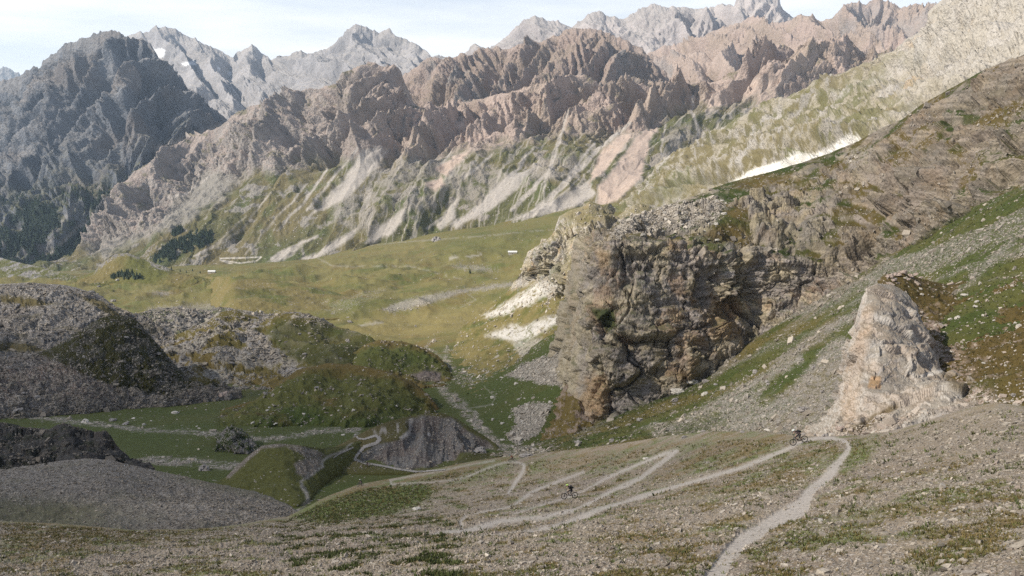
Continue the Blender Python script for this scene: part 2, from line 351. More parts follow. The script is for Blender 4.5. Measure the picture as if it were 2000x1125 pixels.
far('far_pale_range', [
    [(780, 160, 7000), (905, 112, 7000), (918, 92, 7000), (930, 84, 7000), (942, 90, 7000), (955, 95, 7000), (968, 86, 7000), (985, 74, 7000), (998, 58, 7000), (1010, 50, 7000), (1022, 40, 7000), (1045, 31, 7000), (1062, 36, 7000), (1082, 38, 7000), (1100, 44, 7000), (1118, 50, 7000), (1140, 36, 7000), (1160, 26, 7000), (1175, 23, 7000), (1190, 32, 7000), (1210, 34, 7000), (1235, 28, 7000), (1255, 14, 7000), (1272, 9, 7000), (1300, 16, 7000), (1320, 14, 7000), (1338, 10, 7000), (1355, 18, 7000), (1380, 16, 7000), (1405, 8, 7000), (1432, 12, 7000), (1440, -8, 7000), (1470, -18, 7000), (1520, -12, 7000), (1530, 14, 7000), (1548, 32, 7000), (1575, 38, 7000), (1600, 44, 7000), (1700, 90, 7000)],
    [(820, 200, 6500), (1000, 130, 6500), (1150, 90, 6500), (1300, 80, 6500), (1450, 60, 6500), (1700, 140, 6500)],
    [(820, 300, 5700), (1700, 250, 5700)]], 260, 85, 90, A(.37, .335, .325), (1500, 900), 8, sd_=3)
def col_red(c):
    nz = c.N[..., 2]; n = n3(c, 260, 5, .6, 2)
    col = mix(BROWN * 1.25, PINK * 1.05, sm(-.2, .25, n)); col = mix(col, GREY, sm(.1, .4, n3(c, 500, 3, .5, 9)) * .6)
    col = mix(col, SPINK * .8, sm(.5, .8, nz) * .6)
    s = np.maximum(reg(c, [(1285, 110), (1400, 95), (1460, 110), (1400, 140), (1330, 138)], 10, 14), reg(c, [(1640, 130), (1720, 90), (1800, 80), (1800, 130), (1700, 150)], 10, 14) * .6)
    col = mix(col, SPINK * .82, s)
    return col, msk_(c, ones(c) * .7, ones(c) * 0)
loft('reddish_mountain', [
    [(1180, 150, 5400), (1270, 100, 5400), (1300, 92, 5400), (1340, 80, 5400), (1370, 70, 5300), (1400, 56, 5300), (1440, 40, 5200), (1470, 36, 5200), (1500, 44, 5200), (1560, 44, 5100), (1600, 42, 5100), (1625, 28, 5000), (1650, 10, 5000), (1668, 2, 5000), (1690, 2, 5000), (1710, -8, 5000), (1735, 0, 5000), (1750, 8, 5000), (1770, 16, 5000), (1785, 10, 5000), (1800, 20, 5000), (1820, 12, 5000), (1850, 0, 5000), (1950, -30, 5000), (2250, -90, 5000)],
    [(1180, 190, 4900), (1400, 110, 4800), (1560, 100, 4700), (1700, 70, 4600), (2250, -10, 4600)],
    [(1180, 300, 4200), (1400, 200, 4100), (1600, 180, 4000), (2250, 120, 3900)]], mountain(230, 110, 90, lean=-.3), col_red, back=(1200, 700), unit=6, sd_=4, crag_px=5)

# ------------------------------------------------------------ the dark massif on the left
def col_left(c):
    nz = c.N[..., 2]; n = n3(c, 160, 5, .6, 2)
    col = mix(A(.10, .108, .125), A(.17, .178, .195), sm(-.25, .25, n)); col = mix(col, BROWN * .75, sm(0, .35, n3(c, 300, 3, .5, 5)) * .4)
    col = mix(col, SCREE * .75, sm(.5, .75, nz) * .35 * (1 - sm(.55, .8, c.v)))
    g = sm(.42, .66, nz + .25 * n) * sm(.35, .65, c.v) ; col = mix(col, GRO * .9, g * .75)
    wood = sm(-.05, .12, n3(c, 90, 4, .6, 31)) * sm(340, 440, c.py + 0.12 * c.px)
    wood = np.maximum(wood, np.maximum(reg(c, [(115, 478), (160, 430), (215, 405), (225, 425), (205, 460), (150, 500), (100, 530), (60, 530)], 4, 10), reg(c, [(60, 395), (110, 400), (120, 440), (60, 470), (40, 430)], 6, 14)))
    st = np.maximum(stroke(c, [(205, 408, 5), (150, 448, 9), (100, 495, 5)], 3, 5), stroke(c, [(150, 400, 8), (115, 440, 8), (88, 490, 5)], 3, 5) * .6)
    fan = reg(c, [(300, 285), (380, 262), (445, 238), (440, 262), (380, 290), (310, 306)], 6, 6)
    wood = wood * (1 - st) * (1 - fan)
    col = mix(col, A(.022, .034, .022), wood * .92); col = mix(col, SCREE * .8, np.maximum(st * .8, fan))
    c.wood = wood
    return col, msk_(c, 1 - .3 * wood, ones(c) * 0)
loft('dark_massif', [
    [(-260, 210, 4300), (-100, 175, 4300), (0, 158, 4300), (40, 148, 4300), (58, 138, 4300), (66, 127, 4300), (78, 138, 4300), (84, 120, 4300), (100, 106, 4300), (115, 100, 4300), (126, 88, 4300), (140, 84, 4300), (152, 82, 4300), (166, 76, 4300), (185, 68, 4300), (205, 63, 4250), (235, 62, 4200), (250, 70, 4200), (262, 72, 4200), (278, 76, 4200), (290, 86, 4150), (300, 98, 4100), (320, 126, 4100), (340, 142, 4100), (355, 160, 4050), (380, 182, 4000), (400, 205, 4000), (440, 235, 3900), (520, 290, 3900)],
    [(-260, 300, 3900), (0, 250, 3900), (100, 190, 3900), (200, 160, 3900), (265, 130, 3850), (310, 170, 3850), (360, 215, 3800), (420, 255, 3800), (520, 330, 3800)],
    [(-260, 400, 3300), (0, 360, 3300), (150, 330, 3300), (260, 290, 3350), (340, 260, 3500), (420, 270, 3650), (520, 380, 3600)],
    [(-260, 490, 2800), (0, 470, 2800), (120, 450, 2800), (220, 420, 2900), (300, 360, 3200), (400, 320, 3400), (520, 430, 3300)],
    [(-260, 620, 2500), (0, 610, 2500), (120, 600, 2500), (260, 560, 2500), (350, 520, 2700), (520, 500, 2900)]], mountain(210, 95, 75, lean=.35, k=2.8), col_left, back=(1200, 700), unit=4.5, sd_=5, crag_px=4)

# ------------------------------------------------------------ the great brown wall in the middle
def col_up(c):
    nz = c.N[..., 2]; n = n3(c, 120, 5, .6, 2)
    col = mix(BROWN * .92, PINK * .82, sm(-.25, .25, n)); col = mix(col, GREY * .78, sm(.05, .35, n3(c, 220, 4, .5, 9)) * .8)
    col = mix(col, SPINK * .8, sm(.55, .8, nz) * .6)
    col = mix(col, GRO * 1.1, sm(.62, .8, nz + .3 * n3(c, 60)) * sm(.2, .5, c.v) * .35)
    return col, msk_(c, ones(c), ones(c) * 0)
loft('brown_ridge', [
    [(740, 200, 4000), (790, 148, 4000), (815, 128, 4000), (842, 112, 4000), (870, 116, 4000), (890, 115, 4000), (903, 104, 3950), (918, 112, 3950), (935, 108, 3950), (955, 96, 3900), (975, 92, 3900), (1000, 90, 3900), (1020, 88, 3900), (1050, 82, 3850), (1075, 73, 3850), (1100, 62, 3800), (1118, 55, 3800), (1142, 52, 3800), (1165, 58, 3800), (1195, 66, 3800), (1225, 78, 3750), (1250, 90, 3750), (1270, 112, 3700), (1290, 135, 3700), (1312, 160, 3650), (1350, 180, 3650), (1440, 215, 3600)],
    [(740, 230, 3700), (840, 160, 3700), (950, 140, 3650), (1100, 110, 3550), (1200, 110, 3500), (1280, 165, 3500), (1440, 250, 3400)],
    [(740, 360, 3200), (900, 250, 3200), (1100, 220, 3100), (1250, 220, 3100), (1440, 300, 3000)]], mountain(130, 62, 50, lean=.2, k=2.6), col_up, back=(900, 600), unit=4, sd_=6, crag_px=4)

FANS = [  # pale scree fans and streaks below the wall (outline, pink?)
    ([(700, 300), (722, 288), (762, 288), (742, 318), (712, 350), (680, 385), (640, 405), (600, 425), (625, 400), (660, 360), (690, 325)], 0),
    ([(860, 318), (905, 300), (930, 290), (900, 320), (872, 345), (850, 330)], 1),
    ([(1240, 268), (1262, 250), (1275, 258), (1265, 300), (1252, 350), (1205, 395), (1165, 400), (1170, 360), (1215, 310)], 1),
    ([(1180, 290), (1215, 260), (1240, 262), (1210, 300), (1185, 330), (1150, 360), (1160, 320)], 1),
    ([(1270, 250), (1300, 225), (1290, 245), (1278, 260), (1262, 262)], 1),
    ([(1375, 190), (1430, 160), (1480, 155), (1545, 145), (1540, 160), (1470, 185), (1420, 208), (1385, 208)], 1),
    ([(760, 425), (790, 405), (795, 425), (765, 460), (715, 475), (735, 450)], 0),
    ([(830, 360), (862, 340), (868, 360), (850, 375)], 1),
    ([(880, 400), (900, 375), (885, 430), (860, 450), (850, 440)], 0),
    ([(985, 345), (1040, 330), (1000, 380), (950, 415), (890, 447), (875, 440), (925, 405)], 0),
    ([(1055, 400), (1090, 385), (1150, 350), (1165, 380), (1125, 405), (1040, 425), (990, 435)], 0),
    ([(585, 510), (640, 480), (700, 440), (690, 462), (640, 495), (600, 515)], 0),
    ([(520, 512), (560, 490), (590, 480), (560, 505), (530, 520)], 0)]
STRK = [[(700, 288, 4), (600, 410, 5)], [(640, 330, 5), (590, 400, 5), (540, 450, 3)], [(600, 360, 3), (520, 450, 4), (480, 495, 4)], [(530, 375, 2), (470, 450, 4), (420, 480, 6), (380, 500, 3)], [(1110, 215, 4), (1095, 270, 4), (1075, 330, 5), (1040, 370, 9), (1000, 410, 10)],
        [(1230, 240, 8), (1160, 300, 9), (1110, 350, 12), (1060, 400, 14), (1020, 430, 8)], [(1095, 262, 3), (1080, 300, 3), (1064, 355, 4), (1060, 395, 3)], [(1355, 190, 8), (1350, 215, 5), (1362, 245, 7), (1365, 265, 6)],
        [(960, 300, 5), (930, 330, 5), (905, 345, 8)], [(620, 460, 4), (560, 490, 8), (530, 505, 5)], [(880, 300, 3), (850, 330, 4)], [(1040, 290, 4), (1010, 330, 6), (980, 360, 8)], [(410, 345, 3), (360, 380, 5), (330, 385, 5)],
        [(1300, 245, 3), (1290, 290, 3), (1296, 320, 3)], [(1160, 280, 5), (1120, 330, 5), (1100, 360, 8)], [(480, 420, 3), (430, 470, 4)], [(1130, 350, 3), (1085, 395, 3)], [(1000, 345, 3), (960, 390, 5), (905, 430, 6)], [(870, 420, 4), (835, 445, 5)]]
def line_v(c): return np.interp(c.px, [170, 300, 400, 450, 520, 600, 700, 780, 850, 950, 1050, 1150, 1250, 1320, 1420, 1560, 1760], [470, 440, 330, 330, 330, 320, 310, 305, 300, 290, 262, 258, 265, 210, 200, 190, 180])
def col_wall(c):
    nz = c.N[..., 2]; n = n3(c, 90, 5, .6, 2); n2 = n3(c, 200, 4, .5, 9)
    pinkish = sm(520, 900, c.px)
    col = mix(mix(GREY * .95, BROWN * 1.1, ones(c) * .35), mix(PINK, BROWN * 1.2, sm(-.1, .2, n2)), pinkish * .85)
    col = col * (0.85 + 0.35 * sm(-.3, .3, n))[..., None]
    below = sm(-18, 22, c.py - line_v(c) + 26 * c.w1)
    # grassy aprons with rock showing through
    rocky = sm(.14, .24, n3(c, 60, 5, .62, 41) + .22 * (c.crag - .5)) * .85
    rocky = np.maximum(rocky, reg(c, [(250, 330), (400, 290), (520, 220), (560, 290), (470, 350), (420, 400), (330, 450), (200, 500), (170, 490), (210, 400)], 12, 22) * .9)
    for pg in ([(870, 335), (960, 320), (1000, 345), (930, 400), (880, 380)], [(1030, 320), (1120, 295), (1135, 330), (1080, 350), (1040, 352)], [(640, 400), (720, 360), (760, 400), (720, 450), (660, 440)], [(745, 370), (835, 360), (850, 400), (790, 415)], [(1290, 260), (1400, 240), (1420, 290), (1330, 340), (1300, 330)], [(700, 330), (860, 270), (870, 330), (760, 370)]):
        rocky = np.maximum(rocky, reg(c, pg, 8, 16) * .8 * sm(-.35, .05, n3(c, 35, 4, .6, 3)))
    grass = below * (1 - rocky)
    gc = mix(GRO * .85, GRY * .75, sm(-.2, .3, n2 + .4 * n)); gc = mix(gc, GRD * 1.6, sm(.1, .35, n3(c, 110, 3, .5, 55)) * .6)
    col = mix(col, mix(GREY * .95, YEL * .7, ones(c) * .3), below * .8)
    col = mix(col, gc, grass * .92)
    up = (1 - below) * sm(.62, .8, nz + .3 * n) ; col = mix(col, SPINK * .8, up * .6); col = mix(col, GRO, (1 - below) * sm(.12, .3, n3(c, 60, 4, .5, 77)) * sm(.5, .7, nz) * .6)
    s = np.zeros(c.px.shape); pk = np.zeros(c.px.shape)
    fine = sm(-.42, -.05, n3(c, 14, 3, .6, 8))
    for pg, p in FANS:
        m = reg(c, pg, 4, 9); s = np.maximum(s, m); pk = np.maximum(pk, m * p)
    a = (c.su) / 13; runs = fbm(a + c.w1 * .5, c.sv / 300, c.seed, 4, .6)   # streaks of debris running down the fall line
    s = np.maximum(s, below * sm(.10, .22, runs + .10 * c.w2) * sm(560, 760, c.px) * .6)
    for st in STRK: s = np.maximum(s, stroke(c, st, 2, 6) * (.6 + .4 * fine))
    s = s * (1 - reg(c, [(540, 460), (480, 500), (420, 500), (400, 450), (480, 400), (560, 420)], 10, 10) * .5)
    c.fan = s
    col = mix(col, mix(SCREE * .84, SPINK * .84, pk), s * .95)
    wood = reg(c, [(300, 500), (330, 480), (380, 455), (412, 450), (415, 472), (380, 490), (330, 512), (305, 515)], 4, 10) * sm(-.15, .1, n3(c, 16, 3, .6, 12))
    wood = np.maximum(wood, reg(c, [(335, 455), (352, 444), (360, 452), (340, 462)], 2, 4)); c.wood = wood
    col = mix(col, A(.03, .05, .022), wood * .9)
    rd = stroke(c, [(430, 505, 2.5), (510, 502, 2.5), (500, 510, 2), (470, 514, 2.5), (430, 508, 2), (465, 520, 3)], 1, 1); col = mix(col, PALE * 1.1, rd * .8)
    return col, msk_(c, np.clip(1 - grass * .75 - s * .6, .1, 1), grass * .12)
def disp_wall(c):
    below = sm(-18, 22, c.py - line_v(c))
    fan = np.zeros(c.px.shape)
    for pg, p in FANS: fan = np.maximum(fan, reg(c, pg, 8, 9))
    wx = n3(c, 150, 4)
    r, c.gul = ribs(c, 190, 100, .05, .45, 5, .31)
    c.crag = r3(c, 40, 4, .45, 7.7, 2.0)
    q_ = c.P[..., 2] + .5 * c.P[..., 0] + .2 * c.P[..., 1] + wx * 30; bl = blocks(c, 66, 17, (1.2, 1.2, 1.1), 3) + blocks(c, 24, 4.8, (1.2, 1.2, 1), 7) + terr(q_, 30, .5) * .18; c.bl = bl
    d = r * (1 - .82 * below) + bl * (1 - .84 * below) * (1 - .9 * fan) + (c.crag - .45) * 6 * (1 - .85 * fan)
    r2 = ridge(c.su / 420 + wx * .5, c.sv / 900, c.seed + 9, 3, .5); d = d + (r2 - .5) * 60
    return d * (1 - .35 * fan)
loft('rocky_mountain', [
    [(170, 500, 2900), (200, 440, 2950), (215, 390, 3000), (260, 340, 3050), (310, 300, 3100), (350, 280, 3150), (395, 262, 3200), (430, 245, 3200), (460, 220, 3200), (500, 206, 3200), (540, 192, 3150), (562, 182, 3100), (582, 182, 3100), (600, 206, 3150), (622, 180, 3100), (645, 165, 3050), (668, 150, 3050), (700, 132, 3000), (726, 122, 3000), (748, 128, 3000), (770, 124, 3000), (784, 146, 3000), (795, 172, 3050), (810, 205, 3050), (840, 216, 3000), (880, 208, 2950), (930, 200, 2900), (965, 188, 2850), (1000, 172, 2800), (1035, 162, 2800), (1060, 158, 2800), (1095, 148, 2750), (1132, 148, 2750), (1160, 158, 2750), (1185, 166, 2750), (1200, 190, 2800), (1225, 180, 2750), (1255, 164, 2700), (1290, 172, 2700), (1325, 178, 2700), (1352, 168, 2700), (1385, 158, 2700), (1415, 145, 2700), (1450, 124, 2650), (1475, 110, 2650), (1500, 100, 2650), (1532, 92, 2650), (1550, 94, 2650), (1565, 110, 2650), (1585, 130, 2650), (1610, 122, 2650), (1640, 122, 2650), (1680, 106, 2650), (1720, 100, 2650), (1760, 90, 2650), (1900, 60, 2650)],
    [(110, 520, 2700), (180, 470, 2700), (300, 370, 2800), (420, 310, 2900), (560, 240, 2850), (700, 200, 2750), (780, 225, 2750), (900, 240, 2700), (1050, 210, 2600), (1190, 215, 2550), (1320, 210, 2550), (1500, 150, 2500), (1700, 140, 2500), (1850, 110, 2500)],
    [(50, 540, 2550), (200, 455, 2600), (400, 360, 2650), (560, 310, 2600), (700, 290, 2500), (850, 280, 2450), (1000, 270, 2400), (1150, 255, 2350), (1300, 240, 2300), (1500, 215, 2300), (1770, 190, 2250)],
    [(0, 560, 2400), (170, 500, 2400), (400, 430, 2400), (560, 400, 2350), (700, 375, 2250), (850, 350, 2200), (1000, 330, 2150), (1150, 320, 2100), (1300, 310, 2050), (1500, 300, 2000), (1690, 280, 2000)],
    [(-60, 585, 2200), (200, 560, 2150), (430, 540, 2150), (560, 530, 2100), (700, 505, 2050), (850, 480, 2000), (960, 470, 1950), (1100, 450, 1850), (1250, 440, 1750), (1500, 430, 1700), (1620, 420, 1700)]], disp_wall, col_wall, back=(700, 500), unit=3.0, sd_=7, dens=1.4, crag_px=3.5)

# ------------------------------------------------------------ pale yellow-green slope on the right
def col_pale(c):
    nz = c.N[..., 2]; n = n3(c, 60, 5, .6, 2); n2 = n3(c, 160, 4, .5, 9)
    rocky = sm(-.1, .15, n3(c, 26, 5, .65, 4) + .25 * (c.crag - .5))
    col = mix(YEL * .62 + GREY * .28, PALE * .84, sm(-.2, .3, n)); col = mix(col, PALE * .98, sm(1650, 1850, c.px) * .6); col = mix(col, ORANGE * 1.2 * .5 + YEL * .5, sm(.18, .4, n3(c, 80, 4, .5, 12)) * sm(1650, 1800, c.px) * .5)
    col = mix(col, GREY * .95, sm(.15, .35, n3(c, 100, 4, .6, 17)) * .5)
    g = (1 - rocky) * sm(1950, 1500, c.px + 1.2 * (120 - c.py)) ; gc = mix(GRO * 1.1, GRY * .85, sm(-.3, .2, n2))
    g = np.maximum(g, reg(c, [(1230, 392), (1300, 350), (1400, 340), (1440, 330), (1400, 360), (1280, 400)], 6, 14) * .7)
    col = mix(col, gc, g * .85)
    s = reg(c, [(1418, 362), (1470, 330), (1530, 312), (1560, 296), (1590, 302), (1630, 282), (1655, 262), (1674, 268), (1710, 290), (1640, 335), (1560, 350), (1480, 370), (1400, 395)], 2, 4); col = mix(col, A(.72, .70, .66), s)
    return col, msk_(c, 1 - .6 * g, .05 * (1 - g) + .02)
loft('pale_rocky_slope', [
    [(1120, 450, 1900), (1180, 420, 1850), (1230, 390, 1800), (1262, 350, 1750), (1290, 325, 1700), (1325, 300, 1680), (1360, 280, 1650), (1400, 252, 1600), (1440, 232, 1580), (1480, 212, 1550), (1520, 196, 1530), (1570, 176, 1500), (1610, 156, 1480), (1650, 140, 1450), (1690, 122, 1420), (1720, 108, 1400), (1745, 100, 1380), (1770, 80, 1370), (1790, 68, 1360), (1812, 50, 1350), (1814, 20, 1340), (1828, 8, 1330), (1845, -5, 1320), (1900, -60, 1300), (2000, -120, 1250), (2250, -200, 1200)],
    [(1120, 460, 1700), (1240, 405, 1600), (1320, 340, 1500), (1450, 275, 1400), (1600, 215, 1300), (1720, 165, 1220), (1800, 110, 1180), (1900, 50, 1120), (2000, 0, 1080), (2250, -60, 1000)],
    [(1120, 480, 1500), (1240, 420, 1400), (1350, 370, 1250), (1500, 310, 1100), (1650, 245, 1000), (1800, 180, 930), (1900, 130, 900), (2000, 90, 860), (2250, 40, 800)],
    [(1120, 540, 1300), (1300, 470, 1150), (1500, 400, 950), (1700, 320, 820), (1900, 230, 740), (2250, 120, 650)]], lambda c: mountain(120, 26, 22, lean=-.8, kap=.8)(c) + (blocks(c, 26, 8, (1.2, 1.2, 1), 3) + blocks(c, 12, 3.4, (1.2, 1.2, 1), 5)) * (.5 + .5 * sm(1450, 1750, c.px)), col_pale, back=(300, 220), unit=1.6, sd_=8, dens=1.35, crag_px=3)
# ------------------------------------------------------------ valley floor
def gcol(c, n, n2):
    g = mix(GRO, GRY, sm(-.25, .25, n2)); g = mix(g, GRD * 1.7, sm(.02, .32, n) * .6); return g
STREAM = [(570, 1010, 5), (588, 992, 6), (602, 978, 7), (598, 962, 7), (590, 950, 5), (588, 940, 4), (615, 922, 4), (630, 912, 5), (628, 902, 5), (640, 892, 4), (672, 880, 3), (690, 862, 3), (700, 842, 5), (718, 828, 4)]
GREEK = [(1000, 880, 18), (960, 860, 18), (930, 825, 20), (905, 795, 22), (880, 775, 20), (858, 750, 14), (848, 735, 8), (860, 722, 8), (885, 718, 8), (870, 700, 8), (872, 680, 6)]
def col_meadow(c):
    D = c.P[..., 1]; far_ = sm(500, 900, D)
    n = n3(c, 60, 5, .55, 2); n2 = n3(c, 140, 5, .55, 9); nf = n3(c, 18, 4, .6, 14)
    col = gcol(c, n, n2 + .35 * far_ - .1); col = mix(col, GRR * 1.1, sm(.08, .3, n3(c, 50, 4, .6, 33)) * .55)
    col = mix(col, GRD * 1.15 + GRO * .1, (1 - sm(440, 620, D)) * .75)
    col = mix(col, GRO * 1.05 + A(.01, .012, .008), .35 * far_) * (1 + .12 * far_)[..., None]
    dry = reg(c, [(680, 645), (740, 620), (860, 600), (960, 590), (1010, 590), (940, 640), (860, 650), (740, 665)], 12, 14)
    dry = np.maximum(dry, reg(c, [(420, 555), (520, 590), (640, 600), (560, 620), (480, 600)], 8, 12) * .7)
    dry = np.maximum(dry, reg(c, [(700, 500), (780, 470), (900, 455), (860, 480), (760, 505)], 8, 10) * .5)
    col = mix(col, GRY * 1.25, dry * .85)
    col = mix(col, GRO * 1.2, reg(c, [(830, 470), (1080, 425), (1060, 500), (860, 505)], 15, 15) * .5)
    rock = np.zeros(D.shape); st = .035 + .05 * sm(.1, .3, nf)
    # bands of whitish stones lying across the meadow
    for pg, a in (([(745, 605), (770, 590), (860, 570), (960, 555), (1040, 545), (1045, 553), (900, 575), (820, 600), (760, 612)], .8), ([(620, 600), (700, 570), (760, 560), (740, 580), (650, 615)], .35), ([(540, 565), (600, 600), (700, 612), (660, 590), (590, 570)], .3),
                  ([(880, 515), (940, 518), (980, 530), (930, 532), (890, 525)], .7), ([(285, 600), (400, 590), (450, 600), (470, 620), (400, 625), (300, 620)], .7), ([(180, 505), (250, 510), (300, 535), (200, 540), (60, 530)], .3), ([(290, 570), (305, 568), (340, 572), (320, 580)], .9), ([(380, 605), (480, 590), (540, 610), (480, 620)], .5),
                  ([(940, 700), (980, 680), (1010, 690), (960, 740), (900, 760), (880, 740)], .35), ([(1000, 800), (1040, 785), (1080, 790), (1050, 850), (1010, 870), (985, 850), (1010, 830)], .9), ([(985, 735), (1020, 712), (1110, 680), (1120, 760), (1060, 750)], 1.0), ([(960, 690), (1060, 670), (1000, 720), (960, 720)], .4)):
        m = reg(c, pg, 5, 8); st = np.maximum(st, m * a)
    col = mix(col, PALE * .9, sm(.5, 1, st) * .7)
    wht = np.maximum(reg(c, [(700, 635), (745, 628), (750, 631), (705, 637)], 2, 3), np.maximum(stroke(c, [(878, 505, 2), (940, 498, 2.5)], 1, 1), stroke(c, [(430, 562, 3), (460, 585, 4), (520, 600, 5), (640, 602, 3)], 2, 4) * .5))
    for pts in ([(710, 480, 2), (820, 470, 2), (930, 462, 2), (1080, 448, 2)], [(560, 470, 0.1), (650, 520, 3), (800, 520, 2), (900, 545, 2)], [(900, 600, 2), (930, 585, 2), (915, 575, 2)], [(905, 800, 1.4), (960, 790, 2), (968, 775, 2), (945, 755, 1.6)]):
        wht = np.maximum(wht, stroke(c, pts, 1, 3) * .5)
    for y0, pts in ((0, STREAM), (0, [(60, 815, 6), (130, 822, 8), (270, 838, 7), (420, 848, 8), (520, 858, 8), (580, 850, 9), (640, 840, 8), (700, 840, 8)]), (0, [(850, 662, 4), (830, 680, 4), (870, 700, 5)]), (0, [(220, 905, 12), (300, 900, 14), (400, 905, 18), (470, 912, 14)])):
        m = stroke(c, pts, 4, 7) * sm(-.35, .15, n3(c, 3.5, 4, .6, 91)); st = np.maximum(st, m * .6); col = mix(col, SCREE * .62, m * .6)
    m = stroke(c, GREEK, 7, 12) * sm(-.3, .15, n3(c, 6, 4, .6, 92)); st = np.maximum(st, m * .7); col = mix(col, SCREE * .7, m * .55)
    col = mix(col, PALE * .85, wht * .6)
    road = stroke(c, [(205, 522, 3), (240, 526, 2), (290, 532, 1)], 1.5, 2) * .5; col = mix(col, PALE, road)
    c.grassy = 1 - sm(.2, .6, st); c.split = [('stream', stroke(c, [(x, y, w_ * .62) for x, y, w_ in STREAM], .6, 3), 'structure')]
    return col, msk_(c, ones(c) * .25 + .5 * sm(.3, .8, st), st)
def disp_meadow(c):
    D = c.P[..., 1]; k = np.clip(D / 1000, .25, 1.6)
    c.crag = r3(c, 20, 3); c.gul = c.crag
    k = k * (.12 + .88 * sm(420, 800, D)); return n3(c, 160, 5, .5) * 17 * k + n3(c, 34, 4, .5, 5) * 3.2 * k + (ridge(c.P[..., 0] / 75, c.P[..., 1] / 110, c.seed, 4) - .4) * 7.5 * k
loft('meadow', [
    [(-260, 535, 2300), (0, 527, 2200), (120, 529, 2100), (300, 522, 2200), (430, 517, 2200), (600, 506, 2200), (720, 476, 2150), (850, 452, 2100), (960, 438, 2050), (1080, 412, 1950), (1200, 396, 1800), (1400, 380, 1600)],
    [(-260, 548, 1750), (200, 545, 1700), (500, 532, 1650), (800, 505, 1550), (1050, 470, 1450), (1400, 430, 1200)],
    [(-260, 580, 1250), (400, 580, 1150), (800, 560, 1100), (1000, 545, 1000), (1400, 520, 800)],
    [(-260, 640, 850), (400, 640, 820), (800, 632, 800), (1000, 625, 720), (1080, 610, 620), (1400, 560, 560)],
    [(-260, 720, 580), (400, 715, 560), (800, 700, 560), (940, 695, 530), (1040, 680, 470), (1120, 650, 420), (1400, 620, 420)],
    [(-260, 800, 400), (300, 800, 400), (700, 795, 400), (900, 800, 390), (1000, 790, 370), (1100, 760, 350), (1400, 750, 360)],
    [(-260, 880, 300), (200, 880, 300), (600, 880, 300), (800, 880, 300), (960, 870, 310), (1100, 850, 320), (1400, 850, 330)],
    [(-260, 960, 240), (300, 960, 235), (600, 955, 235), (800, 940, 245), (960, 920, 260), (1100, 900, 280), (1400, 900, 300)],
    [(-260, 1080, 170), (300, 1070, 165), (600, 1050, 170), (800, 1030, 190), (1000, 1000, 215), (1400, 960, 260)]], disp_meadow, col_meadow, back=(900, 350), unit=1.0, sd_=11, wl=26, dens=1.35)

_mp = PATCH['meadow']; _mx, _my = proj(_mp.P); _mD = _mp.P[..., 1]
def meadow_D(px, py):
    d = (_mx - px) ** 2 + (_my - py) ** 2; return float(_mD.ravel()[np.argmin(d)])
def mound(name, crest, foot, cf, disp, mid=None, back=(40, 22), bulge=.5, fit=True, dk=.8, **k):
    if fit:
        fx = [p[0] for p in foot]; fo = [p[2] for p in foot]; fm = [meadow_D(min(max(p[0], -250), 1350), p[1]) * .995 for p in foot]
        fm = [min(max(m_, .7 * o_), 2.2 * o_) for m_, o_ in zip(fm, fo)]
        sc_ = lambda row: [(p[0], p[1], float(np.interp(p[0], fx, fm) + (p[2] - np.interp(p[0], fx, fo)) * dk)) for p in row]
        crest = sc_(crest); foot = sc_(foot); mid = sc_(mid) if mid else None
    rows = [crest] + ([mid] if mid else []) + [foot, [(p[0], p[1] + 6, p[2] * .998) for p in foot]]
    return loft(name, rows, disp, cf, back=back, **k)
def mk(base_f, rock=.4, stone=.1):
    def f(c):
        n = n3(c, 40, 5, .55, 2); n2 = n3(c, 90, 4, .5, 9); r = base_f(c, n, n2)
        if isinstance(r, tuple): return r
        return r, msk_(c, ones(c) * rock, ones(c) * stone)
    return f
# small hill with the cliff edge and the clump of conifers
def cf(c, n, n2):
    col = mix(GRO * 1.05, GRY * .9, sm(-.2, .3, n2)); top = reg(c, [(185, 535), (205, 505), (225, 492), (260, 492), (290, 505), (330, 520), (350, 532), (320, 530), (280, 509), (255, 500), (235, 500), (215, 510)], 1.5, 7) * sm(-.3, .1, n3(c, 8, 3))
    col = mix(col, GREY * .8, top); return col, msk_(c, .3 + .7 * top, .05 + .4 * top)
mound('grassy_knoll', [(150, 545, 1500), (185, 530, 1500), (205, 510, 1500), (225, 496, 1500), (250, 494, 1500), (265, 500, 1500), (285, 508, 1500), (320, 520, 1480), (350, 532, 1450), (420, 548, 1400)], [(150, 556, 1380), (220, 552, 1330), (300, 556, 1300), (420, 560, 1300)], mk(cf), hill(60, 5, 4), back=(150, 90), unit=2.2, sd_=12, dk=.45, jag=.01)
def cf(c, n, n2):
    r = sm(-.05, .15, n3(c, 30, 5, .6, 3)); col = mix(GRO, GREY * .85, r * sm(150, 60, c.px)); return col, msk_(c, ones(c) * .6, .1 + .3 * r)
mound('stony_rise', [(-260, 480, 1500), (-50, 496, 1450), (0, 503, 1400), (40, 513, 1400), (80, 522, 1400), (150, 540, 1400), (220, 560, 1400)], [(-260, 560, 1250), (220, 570, 1300)], mk(cf), hill(60, 6, 6), back=(200, 80), unit=2.2, sd_=13)
def cf(c, n, n2):
    col = gcol(c, n, n2 + .25); return col, msk_(c, ones(c) * .3, .06 + .35 * sm(.2, .4, n3(c, 14, 3, .5, 6)))
mound('rolling_meadow', [(180, 600, 1050), (250, 578, 1080), (300, 562, 1100), (350, 548, 1120), (400, 540, 1150), (450, 540, 1150), (520, 545, 1150), (620, 560, 1120), (700, 585, 1050)], [(180, 625, 900), (300, 620, 880), (450, 625, 850), (700, 620, 860)], mk(cf), hill(90, 10, 3), back=(150, 60), unit=1.6, sd_=14)
